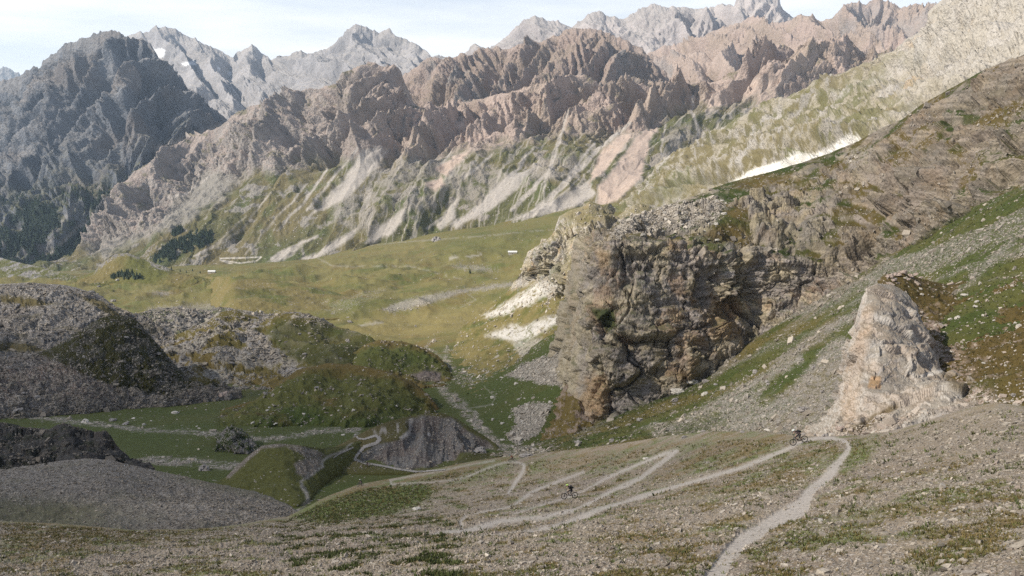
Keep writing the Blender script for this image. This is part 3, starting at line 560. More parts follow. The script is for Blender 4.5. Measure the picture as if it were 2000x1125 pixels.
# scree hill on the left
def cf(c, n, n2):
    r = sm(-.05, .2, n3(c, 12, 4, .6, 3)); col = mix(GREY * .5, GREY * .8, sm(-.3, .3, n)); col = mix(col, PINK * .5, sm(0, .3, n2) * .4)
    g = np.maximum(reg(c, [(0, 575), (60, 580), (120, 595), (60, 600), (0, 592)], 4, 8), np.maximum(reg(c, [(-50, 660), (60, 672), (110, 690), (40, 690), (-50, 680)], 4, 8), reg(c, [(150, 575), (200, 585), (245, 622), (215, 618), (170, 590)], 4, 6)))
    g = np.maximum(g, sm(.15, .3, n3(c, 26, 4, .5, 19)) * .6); col = mix(col, GRR * .45 + GRD * .5, g * .9); return col, msk_(c, 1 - .5 * g, .6 * (1 - g) + .06)
mound('scree_hill', [(-260, 560, 700), (-50, 556, 680), (50, 552, 680), (120, 556, 680), (160, 566, 680), (195, 575, 680), (215, 590, 680), (235, 604, 670), (290, 625, 660), (340, 650, 640)],
      [(-260, 760, 420), (0, 745, 430), (100, 740, 440), (200, 735, 440), (340, 740, 470)], mk(cf), lambda c: hill(60, 13, 3, 11, 0)(c) + blocks(c, 30, 2.6, (1, 1, .8), 5) + blocks(c, 9, 1.0, (1, 1, .8), 9), mid=[(-260, 640, 570), (0, 635, 560), (100, 640, 550), (200, 650, 550), (340, 690, 560)], back=(120, 70), unit=1.2, sd_=15)
def cf(c, n, n2):
    col = mix(PALE * .5, GREY * .6, sm(-.2, .2, n)); g = sm(.02, .2, n3(c, 20, 4, .6, 3)); col = mix(col, GRO * .5 + GRD * .5, g * .8); return col, msk_(c, ones(c) * .9, .7 - .5 * g)
mound('boulder_field', [(220, 640, 720), (270, 612, 740), (300, 603, 760), (350, 600, 760), (400, 606, 760), (440, 600, 760), (480, 606, 760), (540, 616, 740), (600, 640, 700)], [(220, 680, 560), (400, 670, 600), (600, 670, 600)], mk(cf), hill(40, 6, 6), back=(90, 50), unit=1.2, sd_=16)
# rocky, grassy hills in the middle
def cf(c, n, n2):
    col = mix(GRD * .7 + GRR * .5, GRO * .45 + GRR * .55, sm(-.2, .2, n2)); rock = sm(.02, .12, n3(c, 16, 5, .6, 3) + .1 * (c.crag - .5) + .1 * reg(c, [(330, 680), (400, 650), (430, 620), (520, 660), (545, 710), (440, 760), (330, 720)], 20, 16))
    scr = reg(c, [(480, 640), (520, 660), (550, 705), (520, 712), (490, 690)], 6, 8)
    gr = reg(c, [(540, 625), (620, 625), (740, 660), (860, 700), (700, 745), (560, 700), (520, 650)], 10, 8)
    rock = rock * (1 - .9 * gr) * sm(760, 640, c.px); col = mix(col, gcol(c, n, n2) * .62, gr); col = mix(col, mix(YEL * .45 + GREY * .5, GREY, sm(-.2, .2, n)), rock); col = mix(col, GREY * .9, scr)
    return col, msk_(c, .4 + .6 * rock, np.maximum(.13 + .25 * rock, scr * .8) * (1 - .65 * gr))
mound('rocky_green_hill', [(240, 690, 640), (290, 668, 660), (340, 655, 660), (370, 645, 660), (400, 630, 650), (425, 612, 650), (460, 604, 650), (490, 606, 650), (515, 618, 650), (535, 616, 640), (560, 610, 640), (590, 612, 640), (620, 620, 630), (650, 640, 620), (672, 640, 620), (700, 648, 600), (725, 662, 590), (800, 690, 560), (860, 706, 540)],
      [(240, 770, 440), (400, 770, 440), (500, 760, 440), (650, 760, 450), (860, 740, 480)], mk(cf), lambda c: hill(45, 10, 3, 15, 0)(c) + (blocks(c, 26, 2.6, (1, 1, 1), 5) + blocks(c, 9, 1.1, (1, 1, 1), 9)) * sm(620, 480, c.px), mid=[(240, 720, 540), (400, 700, 540), (550, 680, 540), (700, 700, 520), (860, 718, 520)], back=(110, 60), unit=.95, sd_=17)
def cf(c, n, n2):
    col = mix(GRD * 1.25, GRO * .95, sm(-.25, .25, n2)); col = mix(col, GRR * .9, sm(.1, .35, n) * .6); e = reg(c, [(790, 735), (830, 722), (862, 728), (860, 745), (820, 745)], 3, 4); col = mix(col, GRR * .75 + GRD * .2, (1 - sm(.02, .2, np.abs(c.v) + .12 * c.w1)) * .75); col = mix(col, SOIL * 1.3, e); return col, msk_(c, ones(c) * .3 + .5 * e, ones(c) * .04)
mound('grassy_mound', [(640, 740, 520), (690, 690, 530), (715, 672, 530), (740, 664, 530), (790, 668, 530), (830, 680, 520), (855, 694, 510), (872, 712, 500), (885, 740, 480)], [(640, 770, 440), (760, 760, 440), (885, 750, 450)], mk(cf), lambda c: hill(30, 6, 2.5)(c) + (ridge(c.P[..., 0] / 22, c.P[..., 1] / 22, 1.4, 3) - .4) * 1.0, back=(70, 45), unit=.9, sd_=18, dk=.9)
mound('dark_grass_hump', [(430, 800, 430), (500, 780, 440), (545, 748, 450), (580, 722, 455), (640, 710, 455), (700, 712, 450), (760, 726, 440), (800, 745, 430), (838, 770, 420), (860, 800, 410)], [(430, 835, 370), (600, 830, 370), (700, 832, 365), (860, 826, 370)], mk(cf), lambda c: hill(34, 7, 2.5)(c) + (ridge(c.P[..., 0] / 26, c.P[..., 1] / 26, 4.4, 3) - .4) * 1.1, mid=[(430, 815, 400), (560, 780, 405), (700, 775, 400), (860, 812, 390)], back=(60, 40), unit=.8, sd_=19, dk=.85)
# the steep dark rocky knoll
def cf(c, n, n2):
    rock = sm(.0, .14, n3(c, 7, 5, .65, 3) + .10 * sm(240, 330, c.px) + .05 * n); col = mix(GRD * .42 + GRR * .15, GREY * .26, rock * .6)
    scr = sm(.0, .3, (c.py - np.interp(c.px, [-60, 100, 200, 280, 340, 380], [680, 700, 745, 762, 772, 750])) / 30 + .5 * c.w1); 
    scr = np.maximum(scr, reg(c, [(-60, 690), (60, 690), (140, 720), (200, 760), (-60, 800)], 8, 8)); col = mix(col, mix(PINK * .45, GREY * .65, sm(-.2, .25, n)), scr)
    return col, msk_(c, ones(c), np.maximum(.18 + .1 * rock, scr * .75))
mound('rocky_knoll', [(-260, 700, 470), (0, 696, 470), (60, 694, 460), (100, 680, 455), (140, 655, 450), (175, 632, 445), (200, 619, 440), (230, 616, 440), (262, 620, 440), (275, 635, 435), (292, 655, 430), (312, 676, 425), (322, 690, 422), (345, 715, 418), (372, 742, 412), (420, 752, 405), (470, 760, 400)],
      [(-260, 830, 330), (0, 818, 335), (150, 808, 340), (250, 798, 345), (350, 790, 355), (470, 776, 375)], mk(cf), lambda c: hill(26, 5, 3, 9, 0)(c) + blocks(c, 13, 1.7, (1, 1, 1), 5) + blocks(c, 5, .8, (1, 1, 1), 9), mid=[(-260, 745, 400), (0, 740, 400), (150, 720, 392), (230, 700, 388), (300, 710, 390), (350, 750, 385), (470, 768, 390)], back=(60, 55), unit=.75, sd_=20, dens=1.4)
# dark bank on the left edge
def cf(c, n, n2):
    g = sm(0, .2, n3(c, 6, 4, .6, 3)); col = mix(DARK * .5, SOIL * .75, sm(-.2, .3, n)); col = mix(col, GRD * .5, g * .5); return col, msk_(c, ones(c), .10 * ones(c))
mound('dark_rock_bank', [(-260, 815, 245), (0, 826, 240), (60, 836, 238), (100, 838, 236), (122, 826, 236), (142, 834, 235), (165, 844, 235), (200, 844, 234), (215, 850, 233), (228, 868, 231), (242, 882, 229), (262, 900, 226), (300, 915, 222)], [(-260, 930, 195), (0, 925, 195), (150, 920, 197), (300, 922, 205)], mk(cf), lambda c: hill(14, 3, 1, 5, 0)(c) + blocks(c, 9, 1.6, (1.2, 1, .8), 5) + blocks(c, 3.2, .6, (1.2, 1, .8), 9), back=(30, 34), unit=.5, sd_=21, fit=False)
def cf(c, n, n2):
    col = mix(GRD * .9, GREY * .6, sm(.0, .15, n3(c, 3, 4, .6, 3))); return col, msk_(c, ones(c), .4 * ones(c))
mound('rock_outcrop', [(425, 850, 300), (440, 838, 300), (452, 832, 300), (470, 838, 300), (488, 852, 298), (500, 866, 295), (512, 880, 290)], [(425, 880, 280), (470, 885, 275), (512, 888, 278)], mk(cf), lambda c: blocks(c, 6, 1.6, (1, 1, 1), 5) + blocks(c, 2.4, .6, (1, 1, 1), 9), back=(14, 12), unit=.45, sd_=22)
# green knob beside the stream
def cf(c, n, n2):
    col = mix(GRD * 1.2, GRO * .85, sm(-.2, .2, n2)); e = np.maximum(stroke(c, [(446, 930, 8), (480, 898, 9), (510, 873, 8), (560, 868, 5), (610, 880, 5)], 3, 4), np.maximum(reg(c, [(575, 905), (600, 895), (628, 890), (625, 915), (600, 935), (580, 925)], 4, 5), reg(c, [(560, 872), (620, 880), (635, 890), (600, 895)], 3, 4))); col = mix(col, SOIL * 1.6, e * .8); m = stroke(c, STREAM, 3, 3); col = mix(col, SCREE * .8, m * .8); c.split = [('stream', stroke(c, [(x, y, w_ * .62) for x, y, w_ in STREAM], .6, 3), 'structure')]; return col, msk_(c, .3 + .5 * e, .05 + .45 * e + .3 * m)
mound('green_knob', [(400, 950, 250), (440, 932, 252), (465, 908, 255), (490, 886, 258), (512, 871, 260), (545, 866, 262), (590, 870, 262), (630, 876, 262), (665, 872, 268), (705, 860, 276)], [(400, 975, 222), (500, 985, 215), (580, 990, 212), (610, 970, 220), (650, 935, 238), (705, 900, 255)], mk(cf), hill(22, 2, .8), mid=[(400, 960, 236), (470, 940, 236), (560, 925, 238), (620, 918, 241), (660, 902, 250), (705, 882, 264)], back=(30, 25), unit=.5, sd_=23, dk=.85)
# mound with the eroded dark scarp
SCARP = [(800, 818), (830, 812), (880, 815), (920, 845), (950, 860), (965, 875), (900, 885), (880, 905), (800, 918), (740, 910), (700, 900), (708, 885), (735, 870), (780, 860), (800, 845)]
def cf(c, n, n2):
    col = mix(GRO * .75, GRY * .55, sm(-.25, .25, n2)); s = reg(c, SCARP, 3, 5); col = mix(col, mix(SOIL * .95, DARK * 1.15, sm(-.2, .2, n3(c, 9, 4, .6, 3))), s)
    rid = ridge(c.su / 5, c.sv / 30, 3, 3); col = mix(col, BROWN * .8, s * sm(.6, .9, rid) * .35)
    p = np.maximum(reg(c, [(780, 855), (800, 838), (798, 820), (806, 818), (802, 848), (790, 858)], 2, 2), reg(c, [(834, 844), (840, 845), (842, 852), (836, 852)], 1, 1)); col = mix(col, SCREE * .95, p)
    b = reg(c, [(715, 842), (770, 830), (800, 820), (780, 845), (740, 850)], 5, 6) * sm(.5, .7, ridge(c.su / 4, c.sv / 40, 9, 2)); col = mix(col, SCREE * .8, b * .7)
    return col, msk_(c, .3 + .4 * s, .05 + .2 * s)
def dsp(c):
    c.crag = r3(c, 6, 4); s = reg(c, SCARP, 8, 5); return n3(c, 30, 4) * 2.0 + s * ((ridge(c.su / 11, c.sv / 60, 2.2, 5) - .5) * 4.5 - 1.5)
mound('eroded_mound', [(640, 880, 285), (690, 855, 292), (722, 838, 298), (760, 822, 304), (795, 814, 308), (830, 808, 310), (860, 806, 310), (890, 816, 308), (920, 835, 303), (945, 850, 298), (968, 866, 292), (985, 885, 285)], [(640, 925, 240), (720, 925, 235), (800, 925, 232), (880, 918, 238), (940, 905, 250), (985, 895, 262)], mk(cf), dsp, mid=[(640, 895, 268), (700, 882, 270), (780, 868, 274), (850, 862, 276), (920, 872, 274), (985, 890, 275)], back=(50, 38), unit=.45, sd_=24, dens=1.5)
# gravel mound, lower left
def cf(c, n, n2):
    col = mix(SCREE * .42, SCREE * .55, sm(-.3, .3, n)); col = mix(col, DARK * 1.2, reg(c, [(190, 920), (260, 915), (320, 945), (260, 955)], 14, 10) * .6)
    g = np.maximum(sm(.12, .3, n3(c, 12, 4, .6, 3)) * .5, sm(960, 1010, c.py + .06 * (300 - c.px) + 12 * c.w1) * sm(620, 300, c.px + 200)); g = np.maximum(g, reg(c, [(300, 925), (450, 935), (560, 985), (420, 960)], 8, 8) * .7)
    col = mix(col, GRO * .65, g * .7); return col, msk_(c, 1 - .4 * g, .5 * (1 - g) + .08)
mound('gravel_mound', [(-260, 950, 190), (0, 917, 196), (60, 908, 198), (120, 899, 200), (170, 895, 200), (215, 897, 200), (245, 905, 198), (300, 918, 195), (360, 930, 192), (430, 948, 188), (500, 965, 184), (560, 985, 178), (600, 1010, 170)], [(-260, 1100, 120), (0, 1060, 124), (200, 1050, 128), (400, 1035, 134), (600, 1028, 145)], mk(cf), hill(30, 2.5, .8, 4), fit=False, mid=[(-260, 1005, 155), (0, 970, 160), (200, 955, 164), (400, 978, 166), (600, 1020, 158)], back=(45, 34), unit=.28, sd_=25)
# ------------------------------------------------------------ pale buttress behind the big cliff and the slope below it
def rockdisp(A1, A2, step, vert=8.0, face=None):
    """crags with bedding steps; vert = spacing of upright cracks; face(c) = where the rock is sheer"""
    def f(c):
        wx = n3(c, vert * 2.2, 4); f_ = face(c) if face else 1.0
        c.crag = r3(c, vert * 1.1, 6, .5, 7.7, 1.4)
        cr_ = ridge(c.su / vert + wx * .8, c.sv / (vert * 5), c.seed, 5, .45); c.gul = cr_
        big = n3(c, vert * 3.2, 3, .5, 4); bl = blocks(c, vert * 1.6, A2 * 1.0, (1, 1, 1.5), 3) + blocks(c, vert * .55, A2 * .26, (1.2, 1.2, 1), 7) + blocks(c, vert * .22, A2 * .09, (1.3, 1.3, .7), 9)
        zz = c.P[..., 2] + wx * step * 1.2 + .10 * c.P[..., 0]
        st = terr(zz, step, .45) * .3
        return (big * A1 * 1.2 + (cr_ - .45) * A1 * .4 + bl + st) * f_ + (1 - f_) * ((c.crag - .45) * A2 * .5 + big * A1 * .3)
    return f
def col_b(c):
    n = n3(c, 16, 5, .6, 2); n2 = n3(c, 30, 4, .5, 9); nz = c.N[..., 2]
    col = mix(YEL * .85 + PINK * .1, PALE * .9, sm(-.2, .25, n)); col = mix(col, GREY * .85, sm(.05, .3, n2) * .6)
    col = mix(col, ORANGE * 1.1, sm(.2, .4, n3(c, 9, 4, .5, 12)) * .4)
    g = sm(.55, .75, nz + .2 * n) * .7
    g = np.maximum(g, reg(c, [(1090, 420), (1150, 398), (1210, 420), (1195, 440), (1130, 440)], 5, 8) * .8)
    g = np.maximum(g, reg(c, [(1060, 590), (1130, 550), (1150, 570), (1060, 620), (1000, 650), (990, 635)], 4, 6) * .95)
    g = np.maximum(g, reg(c, [(1080, 520), (1140, 480), (1150, 500), (1110, 560), (1070, 575)], 4, 8) * .6)
    col = mix(col, gcol(c, n2, n + .2), g)
    s = np.maximum(reg(c, [(940, 618), (1000, 585), (1045, 555), (1075, 550), (1100, 560), (1040, 592), (990, 612), (960, 620)], 5, 9), reg(c, [(945, 655), (1000, 635), (1020, 640), (1085, 612), (1090, 630), (1050, 655), (1010, 668)], 5, 9)) * sm(-.4, .0, n3(c, 4, 4, .6, 97))
    s = np.maximum(s, reg(c, [(985, 735), (1010, 715), (1060, 700), (1120, 672), (1125, 700), (1100, 712), (1130, 705), (1120, 735), (1090, 750), (1030, 745)], 4, 6))
    s = np.maximum(s, reg(c, [(1000, 670), (1060, 660), (1060, 680), (1020, 700)], 4, 7) * .5)
    below = sm(0, 1, (c.py - np.interp(c.px, [900, 1000, 1045, 1060, 1075, 1110, 1125], [560, 560, 548, 555, 590, 620, 640])) / 12)
    base = gcol(c, n2, n + .15); col = mix(col, base, below); col = mix(col, A(.50, .48, .44), s)
    return col, msk_(c, (1 - below) * (1 - .6 * g) + .4 * s + .15, .06 + .5 * s * (c.py > 690) + .12 * s)
def face_b(c): return sm(1000, 1050, c.px) * (1 - sm(-6, 12, c.py - np.interp(c.px, [900, 1000, 1045, 1060, 1075, 1110, 1160], [540, 545, 545, 555, 590, 625, 660])))
loft('pale_buttress', [
    [(1030, 492, 640), (1052, 478, 610), (1058, 465, 600), (1082, 466, 590), (1086, 440, 600), (1094, 422, 600), (1110, 412, 600), (1135, 404, 600), (1152, 394, 600), (1166, 400, 600), (1190, 414, 600), (1206, 424, 590), (1222, 412, 590), (1240, 398, 590), (1265, 402, 590), (1320, 420, 590), (1400, 420, 590)],
    [(1018, 530, 620), (1045, 500, 585), (1065, 490, 565), (1090, 470, 560), (1120, 460, 560), (1160, 450, 560), (1220, 440, 560), (1400, 450, 560)],
    [(1000, 560, 640), (1040, 550, 590), (1070, 545, 560), (1100, 560, 535), (1140, 560, 520), (1200, 540, 520), (1400, 540, 520)],
    [(900, 640, 640), (960, 625, 600), (1020, 605, 560), (1080, 590, 525), (1130, 600, 500), (1200, 600, 490), (1400, 600, 490)],
    [(880, 700, 540), (950, 680, 520), (1020, 670, 490), (1080, 650, 465), (1130, 650, 450), (1200, 650, 440), (1400, 650, 440)],
    [(870, 780, 425), (950, 770, 415), (1020, 760, 400), (1080, 750, 392), (1130, 740, 385), (1200, 740, 380), (1400, 740, 380)]],
    rockdisp(5.5, 6, 4.5, 12, face_b), col_b, back=(120, 50), unit=.85, sd_=30, wl=22, dens=1.45)

# ------------------------------------------------------------ the big dark cliff and the slope above it
RIM = ([0, 1120, 1165, 1200, 1260, 1300, 1360, 1420, 1470, 1520, 1560, 1620, 1660, 1700, 2400], [455, 458, 455, 462, 462, 470, 468, 500, 510, 505, 512, 520, 528, 524, 100])
BASE = ([0, 1110, 1160, 1240, 1310, 1370, 1420, 1480, 1560, 1600, 1640, 1700, 2400], [845, 838, 815, 790, 768, 738, 695, 655, 610, 588, 560, 524, 100])
def facemask(c, s=7):
    return sm(-s, s, c.py + 8 * c.w1 - np.interp(c.px, *RIM)) * (1 - sm(-s, s, c.py + 6 * c.w2 - np.interp(c.px, *BASE))) * (1 - sm(1650, 1720, c.px))
OUTC = [[(1460, 385), (1500, 365), (1545, 380), (1560, 425), (1530, 455), (1480, 462), (1465, 430)], [(1570, 435), (1620, 432), (1635, 445), (1600, 475), (1568, 478)], [(1600, 330), (1680, 320), (1760, 330), (1740, 360), (1640, 360)], [(1770, 315), (1850, 300), (1880, 340), (1870, 380), (1790, 390), (1760, 350)],
        [(1860, 250), (1960, 245), (1980, 280), (1880, 290)], [(1740, 500), (1780, 455), (1850, 420), (1880, 440), (1820, 490), (1770, 515)], [(1870, 540), (1900, 490), (1970, 450), (2060, 430), (2060, 510), (1950, 530)], [(1950, 110), (2060, 90), (2060, 180), (1960, 165)], [(1720, 395), (1790, 385), (1900, 395), (1960, 370), (1940, 420), (1800, 450), (1740, 440)], [(1640, 460), (1720, 440), (1740, 480), (1660, 500)], [(1330, 330), (1340, 330), (1335, 335)]]
def disp_cliff(c):
    fm = facemask(c, 9); c.fm = fm; wx = n3(c, 22, 4)
    c.crag = r3(c, 8, 6, .5, 7.7, 1.3)
    cr_ = ridge(c.su / 15 + wx * .8, c.sv / 60, c.seed, 5, .45); c.gul = cr_
    zz = c.P[..., 2] + wx * 3.5 + .12 * c.P[..., 0]
    st = terr(zz, 5.2, .4) * .3 + terr(zz * 1.31 + 3, 1.7, .35) * .35
    bl = blocks(c, 28, 7, (1, 1, 1.3), 3, .3) + blocks(c, 11, 3.0, (1.2, 1.2, .8), 7) + blocks(c, 4.5, 1.1, (1.7, 1.7, .6), 9) + blocks(c, 2, .4, (1.8, 1.8, .5), 11)
    big = n3(c, 34, 3, .5, 4)
    cave = reg(c, [(1370, 530), (1400, 520), (1420, 560), (1390, 620), (1350, 600)], 12, 12) + reg(c, [(1215, 490), (1240, 500), (1235, 590), (1215, 560)], 6, 8) + reg(c, [(1440, 520), (1470, 520), (1490, 600), (1460, 580)], 8, 8)
    pil = reg(c, [(1400, 510), (1440, 515), (1450, 600), (1480, 650), (1430, 640), (1410, 560)], 9, 6) + reg(c, [(1480, 515), (1560, 515), (1560, 590), (1500, 620)], 12, 8)
    d1 = big * 7 + (cr_ - .45) * 1.5 + bl + st - cave * 4 + pil * 3
    o = 0
    for pg in OUTC: o = np.maximum(o, reg(c, pg, 6, 10))
    am = .12 + sm(-.02, .22, n3(c, 22, 4, .5, 61)) * .7; o = np.maximum(o, am * sm(.4, .6, c.u * 0 + 1)); c.outc = o
    d2 = big * 6 + (terr(c.P[..., 2] + wx * 6 + .2 * c.P[..., 0], 11, .5) * .55 + blocks(c, 17, 4.5, (1.5, 1.5, .8), 15)) * sm(-.2, .1, n3(c, 40, 3, .5, 71)) + o * (bl * .95 + st * 1.2 + 2.2) + (c.crag - .45) * 1.2
    return d1 * fm * (.55 + .45 * sm(1122, 1185, c.px)) + d2 * (1 - fm)
def col_cliff(c):
    fm = c.fm; n = n3(c, 12, 5, .6, 2); n2 = n3(c, 26, 4, .5, 9); nz = c.N[..., 2]
    rock = mix(GREY * .55 + BROWN * .42, YEL * .62 + BROWN * .36, sm(-.2, .25, n)); rock = mix(rock, BROWN * .8 + GREY * .2, sm(1500, 1750, c.px) * .6)
    lay = sm(-.3, .3, gn(c.P[..., 0] / 60, c.P[..., 1] / 60, c.P[..., 2] / 1.1)); rock = rock * (.72 + .5 * lay)[..., None]
    og = sm(.12, .34, n3(c, 14, 4, .55, 12)) * .5
    for pg, k in (([(1290, 600), (1380, 560), (1430, 610), (1440, 660), (1330, 660), (1280, 640)], .65), ([(1130, 740), (1180, 730), (1200, 780), (1180, 820), (1130, 830), (1118, 790)], .8), ([(1160, 480), (1190, 490), (1190, 540), (1170, 540)], .5), ([(1405, 590), (1440, 590), (1450, 620), (1420, 625)], 1.0), ([(1755, 480), (1790, 490), (1780, 515), (1750, 510)], .6), ([(1300, 470), (1350, 470), (1350, 490), (1300, 490)], .7), ([(1560, 425), (1500, 425), (1500, 405), (1545, 405)], .5), ([(1820, 345), (1850, 345), (1850, 370), (1820, 370)], .6)):
        og = np.maximum(og, reg(c, pg, 8, 12) * k * sm(-.3, .1, n))
    rock = mix(rock, ORANGE * .8 + BROWN * .15, og * (.35 + .4 * fm))
    g_ = mix(GRD * .95, GRR * .48 + GRO * .3, sm(-.2, .2, n2)); g_ = mix(g_, GRO * .75, sm(0, .3, n3(c, 9, 3, .5, 44)) * .5)
    edge = sm(1170, 1110, c.px) * fm; rock = mix(rock, YEL * .8 + PINK * .1, edge * .6)
    gf = sm(.66, .84, nz + .15 * n) * .6
    gf = np.maximum(gf, reg(c, [(1150, 600), (1200, 605), (1205, 640), (1185, 650), (1165, 620)], 4, 6) * .9)
    o = sm(.25, .6, c.outc + .12 * n); steep = sm(.60, .40, nz)
    ro = np.maximum(o * .85, steep * .9)
    vs = sm(.02, .25, n3(c, 4, 4, .6, 71)) * .35; gr = (1 - ro) * (1 - vs)
    t = fm * (1 - gf) + (1 - fm) * np.clip((1 - gr) * .85, 0, 1)
    grs = np.maximum(reg(c, [(1880, 225), (1960, 225), (1980, 240), (1880, 245)], 4, 5), np.maximum(reg(c, [(1700, 545), (1740, 500), (1860, 425), (2000, 370), (2000, 400), (1880, 445), (1800, 510), (1720, 540)], 4, 6), reg(c, [(1420, 410), (1450, 390), (1450, 450), (1400, 500), (1350, 480)], 8, 8)))
    t = t * (1 - .85 * grs * (1 - fm))
    col = mix(g_, rock, t)
    wh = np.maximum(reg(c, [(1215, 432), (1290, 402), (1400, 385), (1420, 400), (1390, 440), (1300, 450), (1240, 455), (1190, 462)], 8, 12), .5 * reg(c, [(1640, 300), (1700, 285), (1720, 300), (1660, 330)], 5, 10))
    col = mix(col, SCREE * .9, wh * sm(-.15, .1, n3(c, 2.2, 3, .6, 5)) * .8)
    stn = .03 + .04 * sm(.05, .3, n2)
    return col, msk_(c, .35 + .65 * t, stn * (1 - .5 * fm) + .3 * wh)
loft('big_cliff', [
    [(1135, 470, 460), (1150, 462, 410), (1168, 452, 385), (1190, 446, 385), (1222, 426, 400), (1260, 412, 420), (1300, 402, 440), (1360, 380, 450), (1430, 354, 455), (1500, 336, 455), (1560, 320, 450), (1620, 300, 445), (1680, 272, 435), (1720, 252, 425), (1760, 236, 415), (1800, 204, 405), (1850, 176, 392), (1900, 148, 380), (1950, 124, 365), (2000, 102, 350), (2060, 70, 340), (2260, -40, 310)],
    [(1132, 475, 440), (1145, 466, 390), (1166, 456, 362), (1200, 452, 362), (1260, 440, 375), (1300, 434, 385), (1430, 420, 395), (1560, 410, 395), (1680, 370, 385), (1800, 290, 365), (1900, 225, 345), (2000, 170, 325), (2260, 30, 285)],
    [(1128, 480, 430), (1142, 472, 380), (1164, 462, 350), (1200, 464, 343), (1260, 466, 343), (1300, 474, 343), (1360, 474, 346), (1420, 502, 344), (1480, 510, 350), (1560, 514, 352), (1640, 524, 345), (1700, 500, 342), (1800, 375, 330), (1900, 300, 312), (2000, 240, 298), (2260, 100, 262)],
    [(1100, 620, 420), (1114, 620, 370), (1128, 630, 340), (1170, 640, 328), (1240, 640, 325), (1300, 640, 325), (1360, 630, 328), (1420, 610, 336), (1480, 590, 342), (1560, 570, 345), (1640, 545, 340), (1700, 520, 332), (1800, 440, 315), (1900, 365, 295), (2000, 315, 280), (2260, 180, 245)],
    [(1060, 850, 405), (1090, 860, 350), (1108, 870, 322), (1160, 850, 312), (1240, 820, 310), (1310, 795, 310), (1370, 770, 310), (1430, 720, 315), (1490, 680, 320), (1570, 635, 325), (1640, 590, 325), (1700, 560, 315), (1800, 500, 296), (1900, 440, 275), (2000, 395, 255), (2260, 260, 225)]],
    disp_cliff, col_cliff, back=(160, 90), unit=.55, sd_=31, jag=.015, wl=20, dens=1.55)

# small brown shoulder at the foot of the cliff
def cf(c, n, n2):
    r = sm(.05, .2, n3(c, 6, 5, .6, 3) + .2 * sm(.4, 0, c.v)); col = mix(GRR * .55 + GRO * .4, PINK * .8, r * .7); return col, msk_(c, .4 + .5 * r, .08 * ones(c))
mound('brown_shoulder', [(1035, 870, 345), (1048, 845, 345), (1058, 812, 347), (1078, 785, 350), (1098, 762, 352), (1110, 735, 354), (1130, 735, 350), (1160, 760, 345)], [(1035, 890, 300), (1080, 885, 298), (1160, 870, 300)], mk(cf), hill(20, 2.5, 2.5, 6), back=(40, 30), unit=.55, sd_=32, fit=False)

# ------------------------------------------------------------ stony green slope under the cliff
def col_slope(c):
    n = n3(c, 14, 5, .55, 2); n2 = n3(c, 30, 4, .5, 9)
    # bands of debris running down to the left, grass between them
    a = (c.px * .5 + c.py) ; bands = fbm(c.P[..., 0] / 60 , (c.P[..., 2] - .5 * c.P[..., 0] + .35 * c.P[..., 1]) / 9 + n2 * .5, c.seed, 4, .6)
    g = mix(GRD * 1.0 + GRO * .15, GRO * .85, sm(-.25, .25, n)); g = mix(g, GRR * .8 + GRO * .3, sm(0, .3, n2) * .5)
    sc = sm(-.02, .2, bands) * .8
    for pts in ([(1740, 512, 16), (1640, 585, 16), (1560, 630, 10), (1480, 690, 6)], [(1680, 610, 16), (1600, 650, 14), (1500, 730, 12)], [(1560, 700, 16), (1400, 790, 16), (1280, 850, 10)], [(1640, 680, 40), (1560, 780, 50), (1480, 830, 50), (1350, 850, 20)], [(1980, 470, 14), (1900, 540, 10)]):
        sc = np.maximum(sc, stroke(c, pts, 8, 10) * .95)
    for pg in ([(1380, 745), (1480, 665), (1600, 600), (1690, 545), (1700, 560), (1560, 660), (1440, 740), (1340, 800)], [(1150, 835), (1250, 800), (1330, 770), (1340, 800), (1200, 850), (1100, 860)], [(1300, 850), (1400, 800), (1420, 830), (1330, 870), (1200, 890)]):
        sc = sc * (1 - .6 * reg(c, pg, 8, 10))
    big = reg(c, [(1580, 790), (1640, 700), (1660, 800), (1640, 850), (1500, 850), (1520, 820)], 14, 12); sc = np.maximum(sc, big)
    sc = sc * (.35 + .65 * sm(-.2, .1, n3(c, 2.2, 4, .65, 81))); col = mix(g, SCREE * .62, sc * .8)
    gre = reg(c, [(1740, 555), (1700, 530), (1800, 505), (1880, 440), (2000, 390), (2060, 380), (2060, 430), (1900, 520)], 8, 8) * .7; col = mix(col, GRD * .9 + GRO * .25, gre * .75)
    return col, msk_(c, .35 + .3 * sc, .14 + .5 * sc)
loft('stony_green_slope', [
    [(980, 872, 330), (1045, 862, 325), (1115, 836, 330), (1240, 788, 330), (1310, 765, 325), (1370, 736, 325), (1430, 690, 330), (1490, 648, 335), (1590, 588, 340), (1650, 556, 335), (1700, 522, 330), (1800, 460, 310), (1900, 405, 285), (2000, 362, 265), (2260, 230, 235)],
    [(960, 890, 280), (1100, 865, 280), (1240, 830, 270), (1370, 800, 255), (1480, 740, 250), (1590, 680, 245), (1700, 610, 235), (1850, 510, 225), (2000, 440, 210), (2260, 320, 190)],
    [(940, 905, 250), (1100, 890, 235), (1240, 870, 210), (1370, 860, 185), (1480, 850, 165), (1590, 840, 145), (1700, 790, 150), (1850, 640, 160), (2000, 560, 160), (2260, 460, 150)],
    [(930, 940, 225), (1100, 935, 205), (1240, 920, 175), (1370, 905, 150), (1480, 895, 130), (1590, 880, 115), (1700, 870, 115), (1850, 820, 118), (2000, 800, 118), (2260, 700, 120)]],
    lambda c: (setattr(c, 'crag', r3(c, 5, 4)), setattr(c, 'gul', c.crag), n3(c, 34, 5, .5) * 3.2 + (c.crag - .45) * 1.0)[2], col_slope, back=(20, 6), unit=.42, sd_=33, wl=22, dens=1.35)

